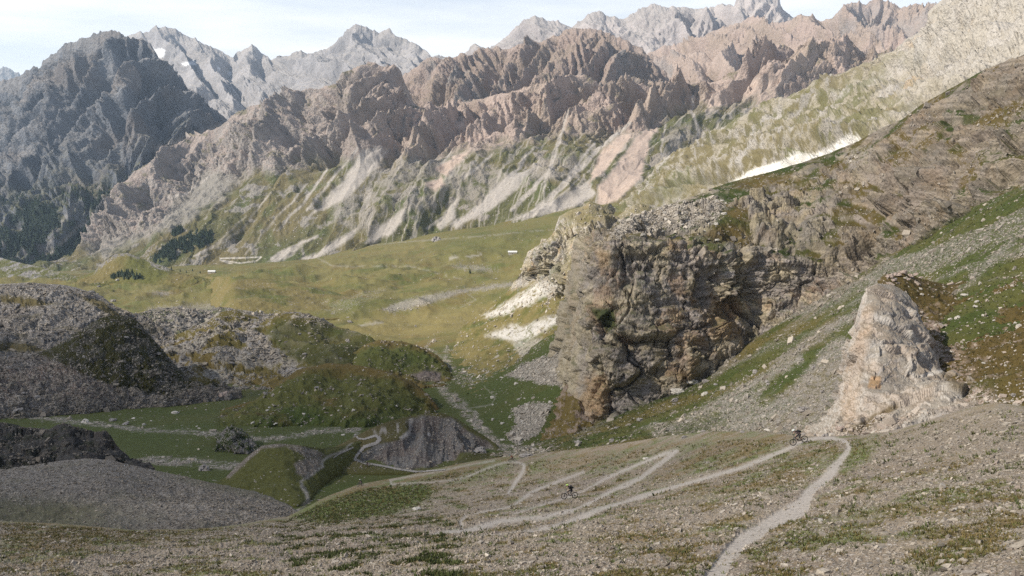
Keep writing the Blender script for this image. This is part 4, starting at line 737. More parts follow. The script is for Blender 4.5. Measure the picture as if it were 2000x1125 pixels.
# brown grass slope to the right of the rock tower
def cf(c, n, n2):
    g = mix(GRR * .52 + GRD * .3, GRD * 1.05, sm(-.1, .25, n2)); r = np.maximum(reg(c, [(1790, 600), (1830, 620), (1900, 720), (1880, 790), (1840, 740), (1820, 680)], 14, 10) * .7, reg(c, [(1800, 740), (1900, 740), (1980, 800), (1900, 840), (1700, 850)], 14, 14) * .8)
    r = r * sm(-.1, .12, n3(c, 1.8, 4, .6, 3)); r = np.maximum(r, sm(.2, .3, n3(c, 3, 4, .6, 8)) * .35); col = mix(g, PINK * .95, r); return col, msk_(c, .3 + .5 * r, .07 + .12 * r)
mound('brown_grass_slope', [(1700, 590, 176), (1712, 562, 180), (1730, 540, 182), (1765, 534, 186), (1800, 545, 190), (1850, 556, 192), (1890, 548, 190), (1940, 530, 186), (2000, 508, 182), (2060, 480, 178), (2260, 400, 165)], [(1700, 860, 118), (1750, 850, 112), (1880, 835, 102), (1990, 830, 90), (2300, 860, 72)], mk(cf), hill(26, 2.4, 1.2, 4), fit=False, mid=[(1700, 700, 150), (1760, 690, 146), (1880, 680, 142), (2000, 640, 136), (2260, 560, 128)], back=(40, 16), unit=.22, sd_=34)

# ------------------------------------------------------------ the rock tower
def col_tower(c):
    n = n3(c, 4, 5, .6, 2); n2 = n3(c, 9, 4, .5, 9); nz = c.N[..., 2]
    col = mix(A(.42, .36, .305), PALE * 1.0, sm(-.25, .25, n)); col = mix(col, GREY * 1.0, sm(.05, .3, n2) * .6)
    og = np.maximum(reg(c, [(1640, 800), (1660, 690), (1690, 600), (1710, 600), (1690, 700), (1670, 820), (1650, 840)], 8, 10) * .22, reg(c, [(1700, 735), (1720, 735), (1720, 760), (1695, 758)], 3, 3) * .7); col = mix(col, ORANGE * 1.15, og)
    g = sm(.55, .8, nz + .25 * n) * .5
    g = np.maximum(g, np.maximum(reg(c, [(1640, 840), (1690, 820), (1740, 790), (1760, 795), (1720, 820), (1690, 845), (1660, 850)], 5, 6) * .95, reg(c, [(1830, 720), (1900, 740), (1990, 780), (1990, 820), (1900, 780), (1860, 760)], 10, 10) * .9))
    col = mix(col, GRR * .6 + GRO * .2, g * .9); p = stroke(c, [(1800, 735, 5), (1830, 726, 6), (1862, 718, 5)], 2, 4); col = mix(col, PALE * 1.1, p)
    return col, msk_(c, 1 - .5 * g, .04 + .1 * sm(.6, .9, c.v))
loft('rock_tower', [
    [(1668, 640, 160), (1678, 600, 152), (1684, 578, 148), (1694, 564, 148), (1714, 555, 150), (1745, 557, 152), (1770, 570, 152), (1790, 594, 150), (1802, 626, 147), (1815, 660, 143), (1826, 700, 139), (1832, 724, 136), (1860, 722, 130), (1890, 740, 124), (1940, 770, 114), (1990, 795, 106), (2040, 812, 100)],
    [(1650, 700, 150), (1664, 680, 138), (1676, 668, 132), (1700, 660, 130), (1735, 660, 130), (1770, 670, 131), (1800, 690, 131), (1822, 715, 130), (1840, 735, 127), (1880, 756, 120), (1940, 785, 110), (2040, 825, 95)],
    [(1628, 800, 136), (1644, 770, 126), (1660, 760, 121), (1700, 752, 119), (1740, 750, 119), (1775, 752, 119), (1810, 756, 117), (1850, 765, 114), (1900, 785, 107), (1970, 810, 98), (2040, 838, 90)],
    [(1540, 870, 120), (1580, 868, 114), (1640, 868, 106), (1700, 870, 100), (1760, 870, 98), (1840, 864, 93), (1930, 852, 87), (2040, 850, 82)]],
    rockdisp(1.0, 1.7, .8, 5.5, lambda c: 1 - .6 * sm(.93, 1, c.v) - .35 * sm(1840, 1900, c.px)), col_tower, back=(22, 30), unit=.17, sd_=35, jag=.008, wl=18, dens=1.6)

# ------------------------------------------------------------ foreground slope
T1 = [(1385, 1145, 62), (1415, 1095, 50), (1450, 1045, 42), (1510, 1012, 38), (1565, 985, 38), (1585, 955, 30), (1612, 932, 24), (1640, 905, 19), (1653, 888, 16), (1660, 872, 13), (1650, 862, 10), (1625, 856, 11), (1600, 855, 9), (1575, 860, 8), (1545, 873, 9), (1500, 892, 11), (1440, 915, 12), (1350, 940, 12), (1250, 970, 13), (1150, 1005, 13), (1060, 1032, 12), (1000, 1042, 10), (930, 1050, 8)]
T2 = [(840, 1044, 10), (900, 1036, 12), (980, 1018, 11), (1060, 1012, 10), (1120, 1000, 10), (1190, 960, 11), (1250, 935, 12), (1290, 905, 13), (1310, 888, 14), (1322, 880, 10), (1300, 885, 10), (1240, 910, 9), (1180, 935, 8), (1140, 958, 5), (1095, 975, 6), (1040, 992, 4), (1000, 1006, 6)]
T3 = [(905, 1035, 10), (900, 1020, 9), (912, 1008, 8), (990, 990, 7), (1040, 960, 8), (1090, 940, 8), (1140, 922, 6)]
T4 = [(994, 962, 9), (1008, 940, 10), (1022, 920, 9), (1024, 908, 7), (1010, 902, 5), (985, 903, 4), (950, 915, 4), (920, 928, 4), (890, 937, 4.5), (840, 942, 4), (800, 944, 4), (765, 946, 5), (762, 938, 4), (800, 931, 2.5), (860, 920, 2.5), (930, 905, 2.5), (965, 900, 3)]
T5 = [(745, 947, 2), (700, 949, 2.2), (670, 955, 2)]
def TN(t): return [(x, y, w_ * .72) for x, y, w_ in t]
def fgdist(c):
    m = 0
    for t in (T1, T2, T3, T4): m = np.maximum(m, stroke(c, [(x, y, w_ * .72) for x, y, w_ in t], 3, 4))
    return m
def disp_fg(c):
    D = c.P[..., 1]; k = np.clip(D / 60, .25, 2)
    c.trail = fgdist(c); c.crag = r3(c, 1.6, 4); c.gul = c.crag
    return n3(c, 22, 4) * 1.0 * sm(10, 60, D) + n3(c, 5, 4, .5, 4) * .32 * k ** .5 * (1 - .6 * c.trail) + (r3(c, .7, 3, .6, 9) - .45) * .10 * (1 - .9 * c.trail) * np.clip(D / 25, .4, 2.5) - .12 * c.trail
def col_fg(c):
    D = c.P[..., 1]; n = n3(c, 8, 5, .55, 2); n2 = n3(c, 18, 4, .5, 9); nf = n3(c, 1.3, 4, .65, 14); nq = n3(c, 3.2, 4, .6, 24)
    col = mix(SCREE * A(.53, .475, .395), SCREE * A(.63, .57, .475), sm(-.25, .25, n)); col = mix(col, PINK * .55, sm(.0, .3, n2) * .35)
    g = sm(-.06, .22, nq + .35 * n) * .78          # sparse brown-green tufted patches
    G = [([(1000, 905), (1100, 888), (1250, 868), (1480, 842), (1480, 870), (1330, 890), (1200, 925), (1060, 930)], .65), ([(560, 1010), (600, 985), (700, 950), (830, 940), (860, 955), (820, 985), (760, 1005), (640, 1025), (590, 1018)], 1.35), ([(680, 945), (760, 925), (880, 905), (1000, 885), (1010, 905), (930, 930), (880, 945), (760, 950)], .9), ([(880, 945), (960, 912), (1005, 905), (1000, 925), (940, 945), (870, 960)], .75),
         ([(1030, 905), (1060, 895), (1072, 900), (1040, 930), (1028, 925)], 1.0), ([(1330, 900), (1400, 850), (1480, 845), (1560, 850), (1540, 870), (1440, 905), (1340, 930), (1250, 955)], .8), ([(1200, 940), (1300, 900), (1330, 905), (1290, 935), (1200, 965)], .5), ([(1280, 985), (1400, 950), (1560, 880), (1640, 862), (1650, 890), (1610, 920), (1560, 950), (1460, 962), (1340, 975)], .85),
         ([(1655, 870), (1720, 850), (1720, 880), (1690, 905), (1640, 940), (1640, 915), (1655, 890)], .95), ([(1520, 1040), (1620, 1000), (1700, 990), (1740, 1005), (1640, 1020), (1560, 1050), (1500, 1085), (1460, 1080)], .7), ([(1150, 1040), (1300, 1030), (1400, 1045), (1300, 1062), (1180, 1060)], .75), ([(1640, 990), (1800, 985), (2000, 1000), (2000, 1020), (1800, 1010)], .7), ([(0, 1010), (200, 1000), (420, 1000), (560, 1012), (440, 1035), (200, 1070), (100, 1110), (0, 1100)], .75), ([(1060, 1000), (1130, 985), (1200, 975), (1180, 990), (1080, 1015)], .6), ([(1700, 860), (1850, 860), (1780, 905), (1700, 920)], .4)]
    for pg, a in G: g = np.maximum(g, reg(c, pg, 12, 18) * a * (.55 + .45 * sm(-.25, .15, nf)))
    g = np.clip(g, 0, 1)
    grey = reg(c, [(1700, 870), (1900, 790), (1970, 785), (2060, 800), (2060, 900), (1850, 900), (1720, 920)], 20, 14); g = g * (1 - .75 * grey)
    sh = .42 * reg(c, [(-300, 990), (420, 1000), (620, 1012), (500, 1040), (200, 1075), (-300, 1110)], 20, 10)
    gc = mix(GRR * .72 + GRO * .35, GRD * 1.9 + GRO * .2, sm(-.12, .2, n3(c, 6, 4, .6, 51))); gre = 0
    for pg in ([(1660, 868), (1715, 855), (1715, 885), (1690, 905), (1650, 935)], [(1560, 915), (1610, 890), (1650, 885), (1640, 900), (1580, 930)], [(1460, 1060), (1560, 1030), (1600, 1040), (1500, 1080), (1462, 1085)], [(1032, 905), (1062, 895), (1070, 902), (1040, 930)], [(560, 1010), (600, 985), (840, 950), (850, 985), (760, 1005), (600, 1022)], [(880, 945), (960, 905), (1010, 905), (960, 935)]): gre = np.maximum(gre, reg(c, pg, 6, 8))
    gc = mix(gc, GRD * 2.2 + GRO * .2, gre * .8); red = reg(c, [(1150, 1040), (1300, 1030), (1400, 1045), (1300, 1062), (1180, 1060)], 8, 10); gc = mix(gc, GRR * 1.3, red * .6)
    col = mix(col, gc, g); col = col * (1 - .0 * sh)[..., None]
    col = mix(col, SCREE * .88, c.trail * .88); c.split = [('trail', stroke(c, TN(T1), 1, 4), 'structure'), ('trail', stroke(c, TN(T2), 1, 4), 'structure'), ('trail', stroke(c, TN(T3), 1, 4), 'structure'), ('trail', stroke(c, TN(T4), 1, 3), 'structure')]; c.grassm = g * (1 - c.trail)
    return col, msk_(c, .55 * ones(c), (.42 * (1 - .75 * g)) * (1 - .9 * c.trail) + .02)
loft('gravel_slope', [
    [(-300, 1008, 104), (0, 1018, 100), (120, 1024, 98), (260, 1036, 96), (380, 1034, 102), (470, 1024, 116), (560, 1010, 140), (590, 996, 160), (640, 968, 185), (700, 946, 200), (780, 932, 204), (850, 916, 206), (930, 900, 206), (1000, 890, 203), (1060, 884, 192), (1120, 878, 176), (1200, 868, 156), (1300, 852, 134), (1380, 843, 120), (1450, 841, 108), (1510, 845, 98), (1560, 852, 90), (1600, 852, 86), (1680, 850, 81), (1740, 842, 76), (1800, 826, 71), (1860, 806, 67), (1920, 790, 64), (1950, 786, 62), (1985, 792, 60), (2060, 800, 58), (2300, 800, 52)],
    [(-300, 1022, 94), (0, 1032, 90), (300, 1048, 84), (450, 1040, 92), (600, 1020, 112), (760, 980, 140), (900, 960, 140), (1000, 950, 132), (1120, 935, 120), (1250, 925, 106), (1400, 905, 90), (1560, 890, 76), (1700, 870, 68), (1850, 845, 58), (1950, 825, 54), (2060, 830, 51), (2300, 840, 46)],
    [(-300, 1050, 78), (300, 1062, 74), (600, 1040, 78), (850, 1020, 78), (1000, 1010, 74), (1150, 995, 70), (1300, 980, 65), (1500, 955, 56), (1700, 925, 50), (1850, 900, 46), (2000, 885, 42), (2300, 880, 38)],
    [(-300, 1088, 58), (300, 1090, 54), (700, 1075, 52), (1000, 1060, 48), (1300, 1040, 43), (1600, 1010, 38), (2000, 970, 32), (2300, 960, 29)],
    [(-300, 1140, 44), (300, 1135, 40), (700, 1130, 36), (1000, 1125, 33), (1400, 1120, 29), (2000, 1100, 23), (2300, 1090, 21)],
    [(-300, 1260, 28), (700, 1250, 24), (1400, 1240, 20), (2300, 1200, 16)],
    ('w', [(-34, 3, -10), (-17, 2, -6.2), (0, 1, -2.0), (20, 1, 0.6), (34, 1, 2.0)]),
    ('w', [(-60, -40, 4), (0, -40, 10), (60, -40, 16)])],
    disp_fg, col_fg, back=(45, 38), unit=.12, sd_=36, wl=20, dens=1.35)
# ------------------------------------------------------------ the cloud bank that shades the near ground
def cloud_bank():
    h = 620.0; off = np.array(sun_dir) * (h / sun_dir.z)
    xs = np.linspace(-700, 620, 150); ys = np.linspace(-260, 860, 128); X, Y = np.meshgrid(xs, ys)
    c = Ctx(); c.px = X; c.py = Y; c.w1 = fbm(X / 160, Y / 160, 1.5, 4, .55); c.w2 = fbm(X / 160, Y / 160, 7.5, 4, .55)
    strong = reg(c, [(-640, -200), (-640, 620), (-330, 570), (-180, 500), (-70, 440), (0, 420), (20, 330), (-30, 240), (-50, 120), (-60, -200)], 45, 30)
    mild = reg(c, [(-640, -200), (-640, 760), (-150, 600), (30, 470), (80, 440), (200, 520), (520, 560), (560, -200)], 35, 30)
    m = np.maximum(strong * .74, mild * .22)
    t = sm(0.0, .3, m); lump = fbm(X / 70, Y / 70, 3.3, 5, .55)
    top = 18 + t * (60 + 60 * lump); bot = -t * (18 + 14 * lump) * .6
    gz = np.where(X > 0, X * .45, X * .1) - 60 - .12 * Y       # height of the ground that lies in the shade
    vs = []; fs = []; n0, n1 = X.shape; k = h - 60
    S = np.array(sun_dir) / sun_dir.z
    def layer(dz):
        z = np.full(X.shape, float(k)) ; dzg = z - gz
        return np.stack([X + S[0] * dzg, Y + S[1] * dzg, z + dz], -1)
    A_, B_ = layer(top), layer(bot)
    v = np.concatenate([A_.reshape(-1, 3), B_.reshape(-1, 3)]); idx = np.arange(n0 * n1).reshape(n0, n1)
    keep = (m[:-1, :-1] > .004) | (m[1:, 1:] > .004)
    q = np.stack([idx[:-1, :-1], idx[:-1, 1:], idx[1:, 1:], idx[1:, :-1]], -1)[keep]
    q2 = q[:, ::-1] + n0 * n1
    me = bpy.data.meshes.new('cloud_bank'); me.from_pydata(v.tolist(), [], np.concatenate([q, q2]).tolist())
    at_ = me.attributes.new('dens', 'FLOAT', 'POINT'); at_.data.foreach_set('value', np.concatenate([m.ravel(), m.ravel()]).astype(np.float32))
    mt = bpy.data.materials.new('cloud_material'); mt.use_nodes = True; nt = mt.node_tree; nt.nodes.clear()
    out = node(nt, 'ShaderNodeOutputMaterial'); a = node(nt, 'ShaderNodeAttribute', attribute_name='dens')
    # each of the two skins lets through the root of the whole
    s1 = node(nt, 'ShaderNodeMath', operation='SUBTRACT'); s1.inputs[0].default_value = 1; nt.links.new(a.outputs['Fac'], s1.inputs[1])
    s2 = node(nt, 'ShaderNodeMath', operation='SQRT'); nt.links.new(s1.outputs[0], s2.inputs[0])
    tr = node(nt, 'ShaderNodeBsdfTransparent'); df = node(nt, 'ShaderNodeBsdfTranslucent'); df.inputs[0].default_value = (.9, .9, .92, 1)
    d2 = node(nt, 'ShaderNodeBsdfDiffuse'); d2.inputs[0].default_value = (.9, .9, .92, 1); m1 = node(nt, 'ShaderNodeMixShader'); m1.inputs[0].default_value = .5
    nt.links.new(df.outputs[0], m1.inputs[1]); nt.links.new(d2.outputs[0], m1.inputs[2])
    m2 = node(nt, 'ShaderNodeMixShader'); nt.links.new(s2.outputs[0], m2.inputs[0]); nt.links.new(m1.outputs[0], m2.inputs[1]); nt.links.new(tr.outputs[0], m2.inputs[2])
    nt.links.new(m2.outputs[0], out.inputs['Surface']); me.materials.append(mt)
    o = bpy.data.objects.new('clouds', me); COL.objects.link(o); o['kind'] = 'stuff'; o['label'] = 'soft grey cloud bank drifting over the near slopes'; o['category'] = 'clouds'
    for p in me.polygons: p.use_smooth = True
cloud_bank()

# ------------------------------------------------------------ haze
def haze():
    x0, x1, y0, y1, z0, z1 = -9000, 9000, -300, 12600, -1200, 1900
    me = bpy.data.meshes.new('haze'); v = [(x, y, z) for x in (x0, x1) for y in (y0, y1) for z in (z0, z1)]
    me.from_pydata(v, [], [(0, 1, 3, 2), (4, 6, 7, 5), (0, 4, 5, 1), (2, 3, 7, 6), (0, 2, 6, 4), (1, 5, 7, 3)])
    m = bpy.data.materials.new('haze_material'); m.use_nodes = True; nt = m.node_tree; nt.nodes.clear()
    out = node(nt, 'ShaderNodeOutputMaterial'); pv = node(nt, 'ShaderNodeVolumePrincipled'); pv.inputs['Color'].default_value = (.58, .77, 1.0, 1)
    pv.inputs['Density'].default_value = 3.9e-5; pv.inputs['Anisotropy'].default_value = .1
    nt.links.new(pv.outputs[0], out.inputs['Volume']); me.materials.append(m); m.cycles.volume_sampling = 'DISTANCE'; m.cycles.homogeneous_volume = True; pv.inputs['Density Attribute'].default_value = ''; pv.inputs['Color Attribute'].default_value = ''; pv.inputs['Temperature Attribute'].default_value = ''
    o = bpy.data.objects.new('haze', me); COL.objects.link(o); o['kind'] = 'stuff'; o['label'] = 'thin bluish mountain haze between the near slopes and far peaks'; o['category'] = 'haze'
haze()
# ------------------------------------------------------------ placing things on the ground
bpy.context.view_layer.update()
def hit(px, py, names=None):
    """the point of the ground that lies along this sight line"""
    x, y, z = ray(px, py); dv = Vector((float(x), float(y), float(z))).normalized(); best = None
    obs = [PATCH[n].obj for n in (names or [k for k in PATCH if k != 'split'])]
    if names is None or 'gravel_slope' in names or 'meadow' in names: obs += PATCH.get('split', [])
    for o in obs:
        ok, p, n, _ = o.ray_cast(Vector((0, 0, 0)), dv, distance=30000)
        if ok and (best is None or p.length < best[0].length): best = (p.copy(), n.copy() if n.z > 0 else -n)
    return best
def tag(o, label=None, cat=None, group=None, kind=None):
    if label: o['label'] = label
    if cat: o['category'] = cat
    if group: o['group'] = group
    if kind: o['kind'] = kind
    return o
def simple_mat(name, col, rough=.6, metal=0.0, attr=False, noise=0.0, scale=20.0, bump=0.0):
    m = bpy.data.materials.new(name); m.use_nodes = True; nt = m.node_tree; bs = nt.nodes['Principled BSDF']
    bs.inputs['Roughness'].default_value = rough; bs.inputs['Metallic'].default_value = metal; bs.inputs['Base Color'].default_value = (*col, 1)
    src = None
    if attr:
        a_ = node(nt, 'ShaderNodeAttribute', attribute_name='Col'); src = a_.outputs['Color']
    if noise:
        tc_ = node(nt, 'ShaderNodeTexCoord'); n_ = node(nt, 'ShaderNodeTexNoise', Scale=scale, Detail=4.0); nt.links.new(tc_.outputs['Object'], n_.inputs['Vector'])
        mr_ = node(nt, 'ShaderNodeMapRange'); nt.links.new(n_.outputs['Fac'], mr_.inputs[0]); mr_.inputs[1].default_value = .3; mr_.inputs[2].default_value = .7; mr_.inputs[3].default_value = 1 - noise; mr_.inputs[4].default_value = 1 + noise
        s_ = node(nt, 'ShaderNodeVectorMath', operation='SCALE')
        if src: nt.links.new(src, s_.inputs[0])
        else: s_.inputs[0].default_value = col
        nt.links.new(mr_.outputs[0], s_.inputs['Scale']); src = s_.outputs[0]
        if bump:
            b_ = node(nt, 'ShaderNodeBump'); b_.inputs['Distance'].default_value = bump; nt.links.new(n_.outputs['Fac'], b_.inputs['Height']); nt.links.new(b_.outputs[0], bs.inputs['Normal'])
    if src: nt.links.new(src, bs.inputs['Base Color'])
    return m
def raw_mesh(name, V, Fq, cols=None, mat=None, smooth=False):
    me = bpy.data.meshes.new(name); me.vertices.add(len(V)); me.vertices.foreach_set('co', np.asarray(V, np.float32).ravel())
    Fq = np.asarray(Fq, np.int32); nf, k = Fq.shape; me.loops.add(nf * k); me.loops.foreach_set('vertex_index', Fq.ravel())
    me.polygons.add(nf); me.polygons.foreach_set('loop_start', np.arange(0, nf * k, k, dtype=np.int32)); me.polygons.foreach_set('loop_total', np.full(nf, k, np.int32))
    me.polygons.foreach_set('use_smooth', np.full(nf, smooth)); me.update(calc_edges=True)
    if cols is not None:
        at_ = me.attributes.new('Col', 'FLOAT_COLOR', 'POINT'); at_.data.foreach_set('color', np.concatenate([cols, np.ones((len(cols), 1))], -1).astype(np.float32).ravel())
    if mat: me.materials.append(mat)
    o = bpy.data.objects.new(name, me); COL.objects.link(o); return o

STONE_M = simple_mat('stone_material', (.3, .28, .26), .92, attr=True, noise=.25, scale=9.0, bump=.02)
GRASS_M = simple_mat('grass_material', (.1, .1, .03), .9, attr=True)
def pick(c, w_, n):
    fr = (c.px > -30) & (c.px < 2030) & (c.py < 1150) & (c.v >= .01) & (c.v < .995); w_ = np.where(fr, w_, 0).ravel().astype(float); w_ = np.cumsum(w_); 
    return np.searchsorted(w_, rng.random(n) * w_[-1])
def stones(sets, name, label):
    """sets: (patch, weight, count, smallest size in px, smallest size in m, largest in m, tint a, tint b)"""
    Vs = []; Cs = []
    base = np.array([[x, y, z] for x in (-1, 1) for y in (-1, 1) for z in (-1, 1)], float)
    for c, w_, n, spx, smin, smax, ta, tb in sets:
        i = pick(c, w_, n); P = c.P.reshape(-1, 3)[i]; N = c.N.reshape(-1, 3)[i]; N = N * np.sign(N[:, 2:3] + 1e-6); D = P[:, 1]
        lo = np.maximum(smin, spx * D / F); s = np.minimum(lo * rng.random(n) ** (-1 / 3.2), np.maximum(smax, lo * 1.3)) * .5
        B = base[None] * (1 + rng.normal(0, .22, (n, 8, 3))); ax = np.stack([rng.uniform(.8, 1.35, n), rng.uniform(.55, .95, n), rng.uniform(.3, .6, n)], -1)
        B = B * ax[:, None] * s[:, None, None] * .8
        a = rng.uniform(0, 6.28, n); t1 = np.stack([np.cos(a), np.sin(a), np.zeros(n)], -1)
        nn = N + rng.normal(0, .25, (n, 3)); nn /= np.linalg.norm(nn, axis=1)[:, None]
        t1 = t1 - nn * (t1 * nn).sum(1)[:, None]; t1 /= np.linalg.norm(t1, axis=1)[:, None]; t2 = np.cross(nn, t1)
        V = B[..., :1] * t1[:, None] + B[..., 1:2] * t2[:, None] + B[..., 2:] * nn[:, None] + (P + N * (s * .12)[:, None] + rng.normal(0, 1, (n, 3)) * (D / F * .8)[:, None] * [1, 1, 0])[:, None]
        t = rng.random(n)[:, None]; col = (ta * (1 - t) + tb * t) * rng.uniform(.75, 1.15, (n, 1))
        Vs.append(V.reshape(-1, 3)); Cs.append(np.repeat(col, 8, 0))
    V = np.concatenate(Vs); Cc = np.concatenate(Cs); n = len(V) // 8
    q = np.array([[0, 1, 3, 2], [4, 6, 7, 5], [0, 4, 5, 1], [2, 3, 7, 6], [0, 2, 6, 4], [1, 5, 7, 3]])
    Q = (q[None] + (np.arange(n) * 8)[:, None, None]).reshape(-1, 4)
    o = raw_mesh(name, V, Q, np.clip(Cc, .02, .8), STONE_M); tag(o, label, 'stones', kind='stuff'); return o
fg = PATCH['gravel_slope']; sl = PATCH['stony_green_slope']; tw = PATCH['rock_tower']; bs_ = PATCH['brown_grass_slope']; cl = PATCH['big_cliff']; gm = PATCH['gravel_mound']; md = PATCH['meadow']; kn = PATCH['rocky_knoll']; sh_ = PATCH['scree_hill']; rh = PATCH['rocky_green_hill']; bf = PATCH['boulder_field']; pb = PATCH['pale_buttress']; dkb = PATCH['dark_rock_bank']; em = PATCH['eroded_mound']; hu = PATCH['dark_grass_hump']; gy = PATCH['grassy_mound']
S1, S2, S3, S4 = A(.19, .165, .135), A(.38, .335, .275), A(.34, .275, .225), A(.46, .42, .36)
nf_ = lambda c, L_: sm(-.2, .25, fbm(c.P[..., 0] / L_, c.P[..., 1] / L_, c.P[..., 2] / L_, 3))
wfg = (1 - .80 * fg.grassm) * (1 - .93 * sm(.15, .6, fg.trail)) * (.35 + nf_(fg, 3)) * np.where(fg.px < 600, .7, 1)
stones([(fg, wfg, 52000, 2.0, .04, .4, S1 * .85, S2 * .86), (fg, wfg * (fg.py > 900), 11000, 3.0, .05, .4, S3 * .72, S4 * .86), (fg, wfg * (fg.P[..., 1] < 60), 7000, 4.0, .06, .35, S1 * .9, S2 * 1.05)], 'gravel', 'angular grey and tan stones covering the near slope')
stones([(sl, .03 + sl.msk[..., 1] ** 1.5, 20000, 2.1, .15, 3, S1 * 1.1, S2), (sl, .03 + sl.msk[..., 1] ** 2, 1500, 4.5, .4, 2.5, S1 * 1.3, S4 * .85)], 'scree', 'grey and pale stones strewn in bands over the green slope under the cliff')
stones([(bs_, bs_.msk[..., 1] + .02, 2600, 3.0, .2, 1.4, S3, S4), (tw, (tw.v > .78) * tw.msk[..., 1], 1500, 3.0, .2, 1.6, S3, S4 * .9)], 'rubble', 'pinkish rubble below and beside the pale rock tower')
stones([(cl, (1 - cl.fm) * (.05 + cl.msk[..., 1]), 7000, 2.2, .3, 3.0, S1 * .8, S2 * .95), (cl, (1 - cl.fm) * (cl.msk[..., 1] > .15), 3000, 2.8, .4, 3, S2, S4)], 'loose_rocks', 'loose grey rocks on the brown ledges above the big cliff')
stones([(pb, pb.msk[..., 1] ** 2 + .01, 5000, 2.6, .5, 4, S2, S4)], 'white_scree', 'pale blocky scree fanning out at the foot of the buttress')
stones([(gm, (.2 + gm.msk[..., 1]), 16000, 1.9, .08, .6, S1 * .7, S2 * .7)], 'dark_gravel', 'dull grey gravel covering the low mound at the lower left')
stones([(md, (md.msk[..., 1] ** 1.6) * (md.P[..., 1] < 900) + .004, 11000, 2.0, .3, 3.0, S2 * .85, S4 * .95), (rh, rh.msk[..., 1] ** 1.6 + .006, 6500, 2.2, .4, 4, S1 * .8, S2 * .85), (bf, bf.msk[..., 1], 5000, 2.6, .5, 5, S1 * .9, S4 * .7)], 'valley_stones', 'pale stones scattered over the valley meadow and hills')
stones([(kn, kn.msk[..., 1] + .03, 12000, 2.1, .3, 3, S1 * .6, S2 * .62), (sh_, sh_.msk[..., 1], 9000, 2.1, .4, 4, S1 * .6, S2 * .68), (dkb, dkb.msk[..., 1], 2500, 2.6, .2, 2, S1 * .4, S1 * .9), (em, em.msk[..., 1], 700, 2.2, .2, 1, S1, S2), (hu, sm(.12, .4, hu.w1) + .02, 700, 2.2, .3, 2, S1, S2), (gy, sm(.12, .4, gy.w2) + .02, 300, 2.2, .3, 2, S1, S2)], 'dark_scree', 'dark grey scree around the steep rocky knoll on the left')

def tufts(sets, name, label):
    Vs = []; Cs = []; K = 7
    for c, w_, n, spx, smin, smax, ta, tb in sets:
        i = pick(c, w_, n); P = c.P.reshape(-1, 3)[i]; D = P[:, 1]; s = np.clip(rng.uniform(.6, 1.5, n) * np.maximum(smin, spx * D / F), 0, smax)
        t = rng.random((n, 1)); col = (ta * (1 - t) + tb * t) * rng.uniform(.7, 1.2, (n, 1))
        for k in range(K):
            a = rng.uniform(0, 6.28, n); r = rng.uniform(0, .55, n) * s; b = P + np.stack([np.cos(a) * r, np.sin(a) * r, -0.1 * s], -1)
            a2 = rng.uniform(0, 6.28, n); wv = np.stack([np.cos(a2), np.sin(a2), np.zeros(n)], -1) * (s * rng.uniform(.10, .22, n))[:, None]
            tip = b + np.stack([np.cos(a) * s * .5, np.sin(a) * s * .5, s * rng.uniform(.5, 1.1, n)], -1)
            Vs.append(np.stack([b - wv, b + wv, tip], 1).reshape(-1, 3)); Cs.append(np.repeat(col, 3, 0))
    V = np.concatenate(Vs); o = raw_mesh(name, V, np.arange(len(V)).reshape(-1, 3), np.clip(np.concatenate(Cs), .01, .5), GRASS_M); tag(o, label, 'grass', kind='stuff')
gw = fg.grassm ** 1.5 + .012
tufts([(fg, gw, 15000, 3.2, .10, .6, GRR * 1.0 + GRO * .35, GRD * 1.5 + GRO * .4), (fg, (gw > .5) * (fg.w1 > 0), 4000, 4.5, .14, .6, GRR * .9 + GRD * .6, GRO * .9), (fg, wfg * (fg.P[..., 1] < 75) * (nf_(fg, 2.2) > .8), 1600, 7, .16, .4, GRD * 1.8, GRO * 1.1), (sl, 1 - sl.msk[..., 1], 9000, 3, .3, 1.2, GRD * 1.0 + GRO * .2, GRO * .9), (fg, (fg.grassm > .7) * (fg.px < 900) * (fg.px > 540), 5000, 3, .2, .7, GRD * 1.1, GRD * 1.1 + GRO * .4), (bs_, 1 - bs_.msk[..., 1] * 2, 5000, 3, .2, 1, GRR * .7, GRD * 1.3)], 'grass', 'short brown and green grass tufts on the near slopes')

# ------------------------------------------------------------ boulders
import bmesh
def boulder_mesh(i, flat=1.0):
    bm = bmesh.new(); bmesh.ops.create_icosphere(bm, subdivisions=4, radius=1.0)
    co = np.array([v.co[:] for v in bm.verts]); ro, ti, gp = facets(co[:, 0] * .9 + i * 3.1, co[:, 1] * .9, co[:, 2] * .9 + i, i)
    nrm = co / np.linalg.norm(co, axis=1)[:, None]; r = 1 + ro * .35 + ti * .5; ro2, ti2, _ = facets(co[:, 0] * 2.6 + i, co[:, 1] * 2.6, co[:, 2] * 2.6, i + 5)
    r = r + ro2 * .08 + ti2 * .16; co = nrm * r[:, None] * np.array([1.25, .9, .75 * flat]); co[:, 2] = np.maximum(co[:, 2], -.35)
    for v, p in zip(bm.verts, co): v.co = p
    me = bpy.data.meshes.new('boulder'); bm.to_mesh(me); bm.free(); return me
BM = [boulder_mesh(i, f) for i, f in enumerate((1.0, .8, .5, 1.2, .65, .9))]
B_MATS = {'grey': simple_mat('grey_rock_material', (.27, .25, .235), .95, noise=.3, scale=3.0, bump=.1), 'pale': simple_mat('pale_rock_material', (.50, .47, .42), .95, noise=.2, scale=3.0, bump=.1), 'pink': simple_mat('pinkish_rock_material', (.36, .29, .25), .95, noise=.22, scale=3.0, bump=.1)}
BMESH = {}
